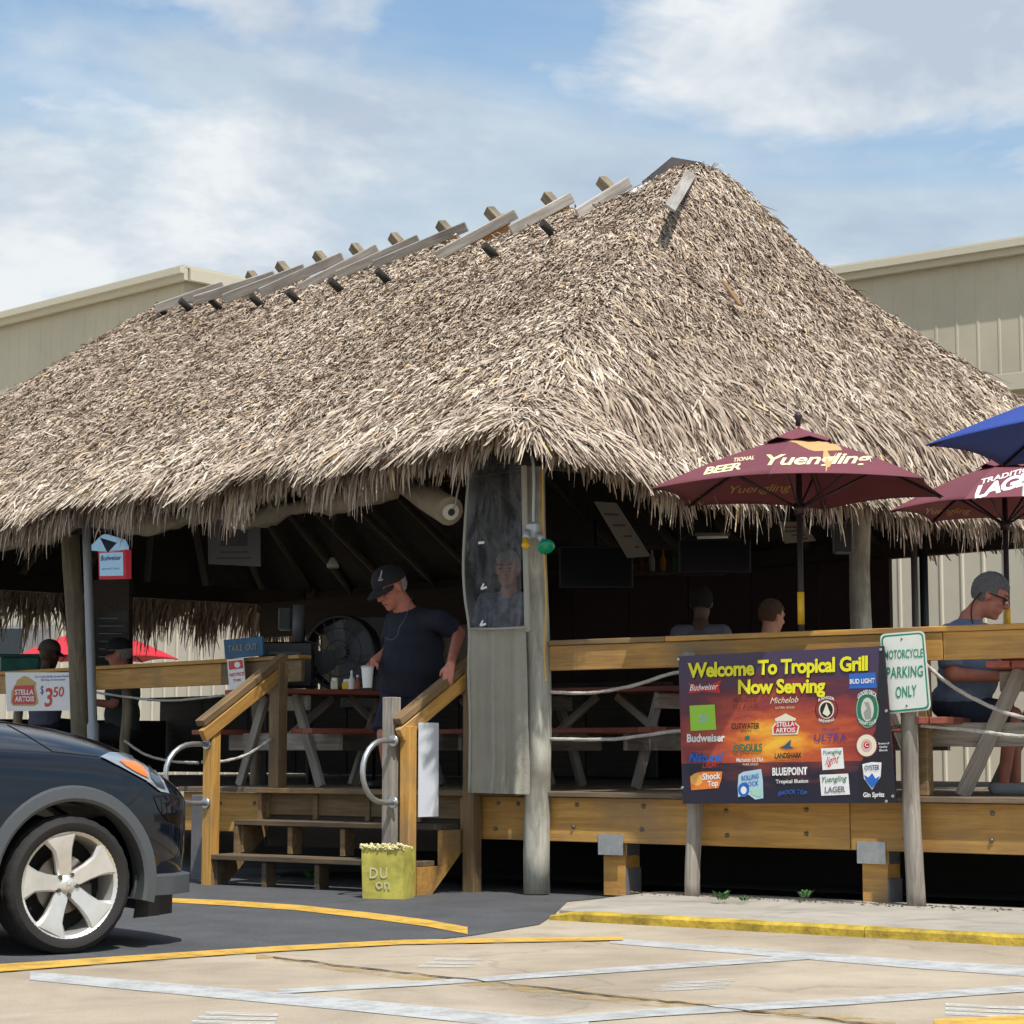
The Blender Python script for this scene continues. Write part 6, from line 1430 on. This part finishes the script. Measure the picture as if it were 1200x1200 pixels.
BLUET = flat('blue_cotton', (.15, .20, .30), .9, var=.15, vscale=9, bump=1.0, bscale=9)
bm = bmesh.new(); ellipsoid(bm, chest, (.20, .21, .20)); ellipsoid(bm, chest.lerp(belly, .5), (.205, .21, .2)); ellipsoid(bm, belly, (.215, .21, .19)); ellipsoid(bm, pelv.lerp(belly, .25), (.215, .21, .13)); capsule(bm, neck + Vector((0, 0, -.05)), chest, .085, .15); capsule(bm, sR, sL, .088, .088)
capsule(bm, sR, sR.lerp(eR, .82), .09, .086, 14, True); capsule(bm, sL, sL.lerp(eL, .8), .09, .086, 14, True); link('t_shirt', solid(bm, .011, 4), BLUET, p3)
bm = bmesh.new(); ellipsoid(bm, pelv, (.20, .20, .13)); capsule(bm, hR, hR.lerp(kR, .95), .115, .09, 14, True); capsule(bm, hL, hL.lerp(kL, .95), .115, .09, 14, True); link('shorts', solid(bm, .012), flat('denim', (.03, .04, .07), .9), p3)
bm = bmesh.new()
for a in (aL, aR): capsule(bm, a + Vector((-.06, 0, -.05)), a + f3 * .2 + Vector((0, 0, -.055)), .048, .04)
link('shoes', solid(bm, .012), flat('grey_trainers', (.32, .33, .34), .8), p3)
add_hair(p3, H3, s3, flat('iron_grey_hair', (.17, .17, .17), .85, bump=1, bscale=120), -.05, .05); head_bits(p3, H3, s3, (.08, .07, .06))
HS = lambda v_: H3 @ (Vector(v_) * s3)
gl = tube('glasses', [HS((-.01, -.088, .012)), HS((.085, -.070, .016)), HS((.104, -.055, .014)), HS((.108, 0, .014)), HS((.104, .055, .014)), HS((.085, .070, .016)), HS((-.01, .088, .012))], .005, BLACK, p3, 6)
for y in (-1, 1): link('lens', pydata([HS((.106, y * .010, .020)), HS((.100, y * .062, .020)), HS((.099, y * .060, -.012)), HS((.105, y * .014, -.012))], [(0, 1, 2, 3)]), CG, gl)
tube('neck_cord', smooth_path([HS((-.05, -.085, .0)), HS((-.07, -.07, -.09)), J3(1140, 730, -.13), J3(1152, 738, -.14), J3(1160, 742, -.12)], 5), .0045, BLACK, p3, 6)

# ---- dimmer figures: one builder, each its own pose, clothes and label
def figure(head_px, Y, fdir, pitch, skin, shirt, label, s=1.15, hair=None, cap_m=None, seated=True, base=ZF, wide=.19, shrug=0.0):
    hc = at(head_px[0], head_px[1], Y); f = Vector((*fdir, 0)).normalized(); l_ = Vector((0, 0, 1)).cross(f); HM = Matrix.Translation(hc) @ face_frame(fdir, pitch)
    th = thing('person', (hc.x, hc.y, base), label, 'person')
    nk = hc - Vector((0, 0, .19)) - f * .05; ch = nk - Vector((0, 0, .22)); be = ch - Vector((0, 0, .22)); pe_ = be - Vector((0, 0, .18)); bm = bmesh.new(); add_head(bm, HM, s); capsule(bm, HM @ Vector((-.02, 0, -.05)), nk, .06, .065); capsule(bm, nk, ch, .08, .13); ellipsoid(bm, be, (.15, .15, .2)); ellipsoid(bm, pe_, (.16, .16, .13))
    arms = []
    for sg in (-1, 1):
        sh = nk + l_ * sg * wide - Vector((0, 0, .07)); el = sh + l_ * sg * .05 + f * .08 - Vector((0, 0, .27)); wr = el + f * .24 - l_ * sg * .08 + Vector((0, 0, .03)); arms.append((sh, el, wr)); capsule(bm, sh, el, .055, .046); capsule(bm, el, wr, .046, .034); add_hand(bm, wr, f - l_ * sg * .2, Vector((0, 0, 1)), .8, 1.0, sg)
        hp_ = pe_ + l_ * sg * .1
        if seated: kn_ = hp_ + f * .42; an = Vector((kn_.x, kn_.y, base + .08))
        else: kn_ = hp_.lerp(Vector((hp_.x, hp_.y, base + .08)), .5) + f * .03; an = Vector((hp_.x, hp_.y, base + .08))
        capsule(bm, hp_, kn_, .085, .06); capsule(bm, kn_, an, .055, .04); capsule(bm, an, an + f * .16 - Vector((0, 0, .03)), .045, .035)
    link('body', solid(bm, .012), skin, th)
    bm = bmesh.new(); capsule(bm, nk - Vector((0, 0, .04)), ch, .085, .16); ellipsoid(bm, ch, (.19, .19, .19)); ellipsoid(bm, be, (.19, .19, .22)); ellipsoid(bm, pe_.lerp(be, .3), (.19, .19, .14)); capsule(bm, arms[0][0], arms[1][0], .082, .082)
    for a, b, c in arms: capsule(bm, a, a.lerp(b, .8), .084, .075, 14, True)
    link('shirt', solid(bm, .013), shirt, th)
    bm = bmesh.new(); ellipsoid(bm, pe_, (.185, .185, .13))
    for sg in (-1, 1):
        hp_ = pe_ + l_ * sg * .1; kn_ = hp_ + f * .42 if seated else hp_.lerp(Vector((hp_.x, hp_.y, base + .08)), .5) + f * .03; capsule(bm, hp_, kn_, .105, .085)
    link('trousers', solid(bm, .014), flat('dark_trousers', (.02, .021, .028), .9), th)
    if cap_m: add_cap(th, HM, s, cap_m)
    if hair: add_hair(th, HM, s, hair)
    head_bits(th, HM, s); return th
GH = MATS['grey_hair']
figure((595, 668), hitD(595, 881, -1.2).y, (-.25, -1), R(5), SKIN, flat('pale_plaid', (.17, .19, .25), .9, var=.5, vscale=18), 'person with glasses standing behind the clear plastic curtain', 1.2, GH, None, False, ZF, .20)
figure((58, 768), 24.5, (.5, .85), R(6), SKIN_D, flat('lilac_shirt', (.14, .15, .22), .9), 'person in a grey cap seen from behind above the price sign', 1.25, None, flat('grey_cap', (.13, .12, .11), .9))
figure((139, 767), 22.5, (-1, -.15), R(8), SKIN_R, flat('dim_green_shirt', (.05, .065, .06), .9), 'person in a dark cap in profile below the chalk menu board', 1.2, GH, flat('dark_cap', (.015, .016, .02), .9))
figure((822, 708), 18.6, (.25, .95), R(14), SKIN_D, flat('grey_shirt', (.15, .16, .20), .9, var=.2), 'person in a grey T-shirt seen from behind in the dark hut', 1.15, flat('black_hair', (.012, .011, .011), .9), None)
figure((905, 723), 18.0, (.85, .5), R(10), SKIN, flat('lime_shirt', (.22, .42, .03), .9), 'person in a lime green top beside the umbrella pole in the hut', 1.1, flat('brown_hair', (.08, .045, .025), .9), None)

# ---- odds and ends at the end of the hut
for x, lb in ((1072, 'tall dark steel pipe beside the hut end post near the parking sign'), (1083, 'black downpipe beside the steel pipe at the hut end')):
    p = hitU(x, 700, -.15); tag(tube('downpipe', [Vector((p.x, p.y, ZF)), Vector((p.x, p.y, 3.1))], .03 if x < 1080 else .04, BLACK if x > 1080 else flat('dark_pipe', (.09, .085, .08), .5), None, 10), lb, 'pipe')
sp_ = at(1012, 616, 18.5); spk = thing('loudspeaker', sp_, 'grey loudspeaker hung under the eave by the end post', 'loudspeaker'); box('cabinet', at(988, 630, 18.4), (.17, .15, .28), flat('speaker_grey', (.12, .125, .13), .6), spk, None, .015); box('grille', at(988, 630, 18.32), (.14, .02, .24), BLACK, spk, None, .004)
# plate in front of the seated man
pp = J3(1196, 792, -.15); pp.z = ZF + .76 * 1.14 + .025; tag(link('food_basket', lathe_mesh([(.001, .01), (.09, .012), (.13, .05), (.135, .05), (.10, 0), (.001, 0)], 24), PRED, None, Matrix.Translation(pp)), 'red food basket on the table under the hands of the man in glasses', 'basket')
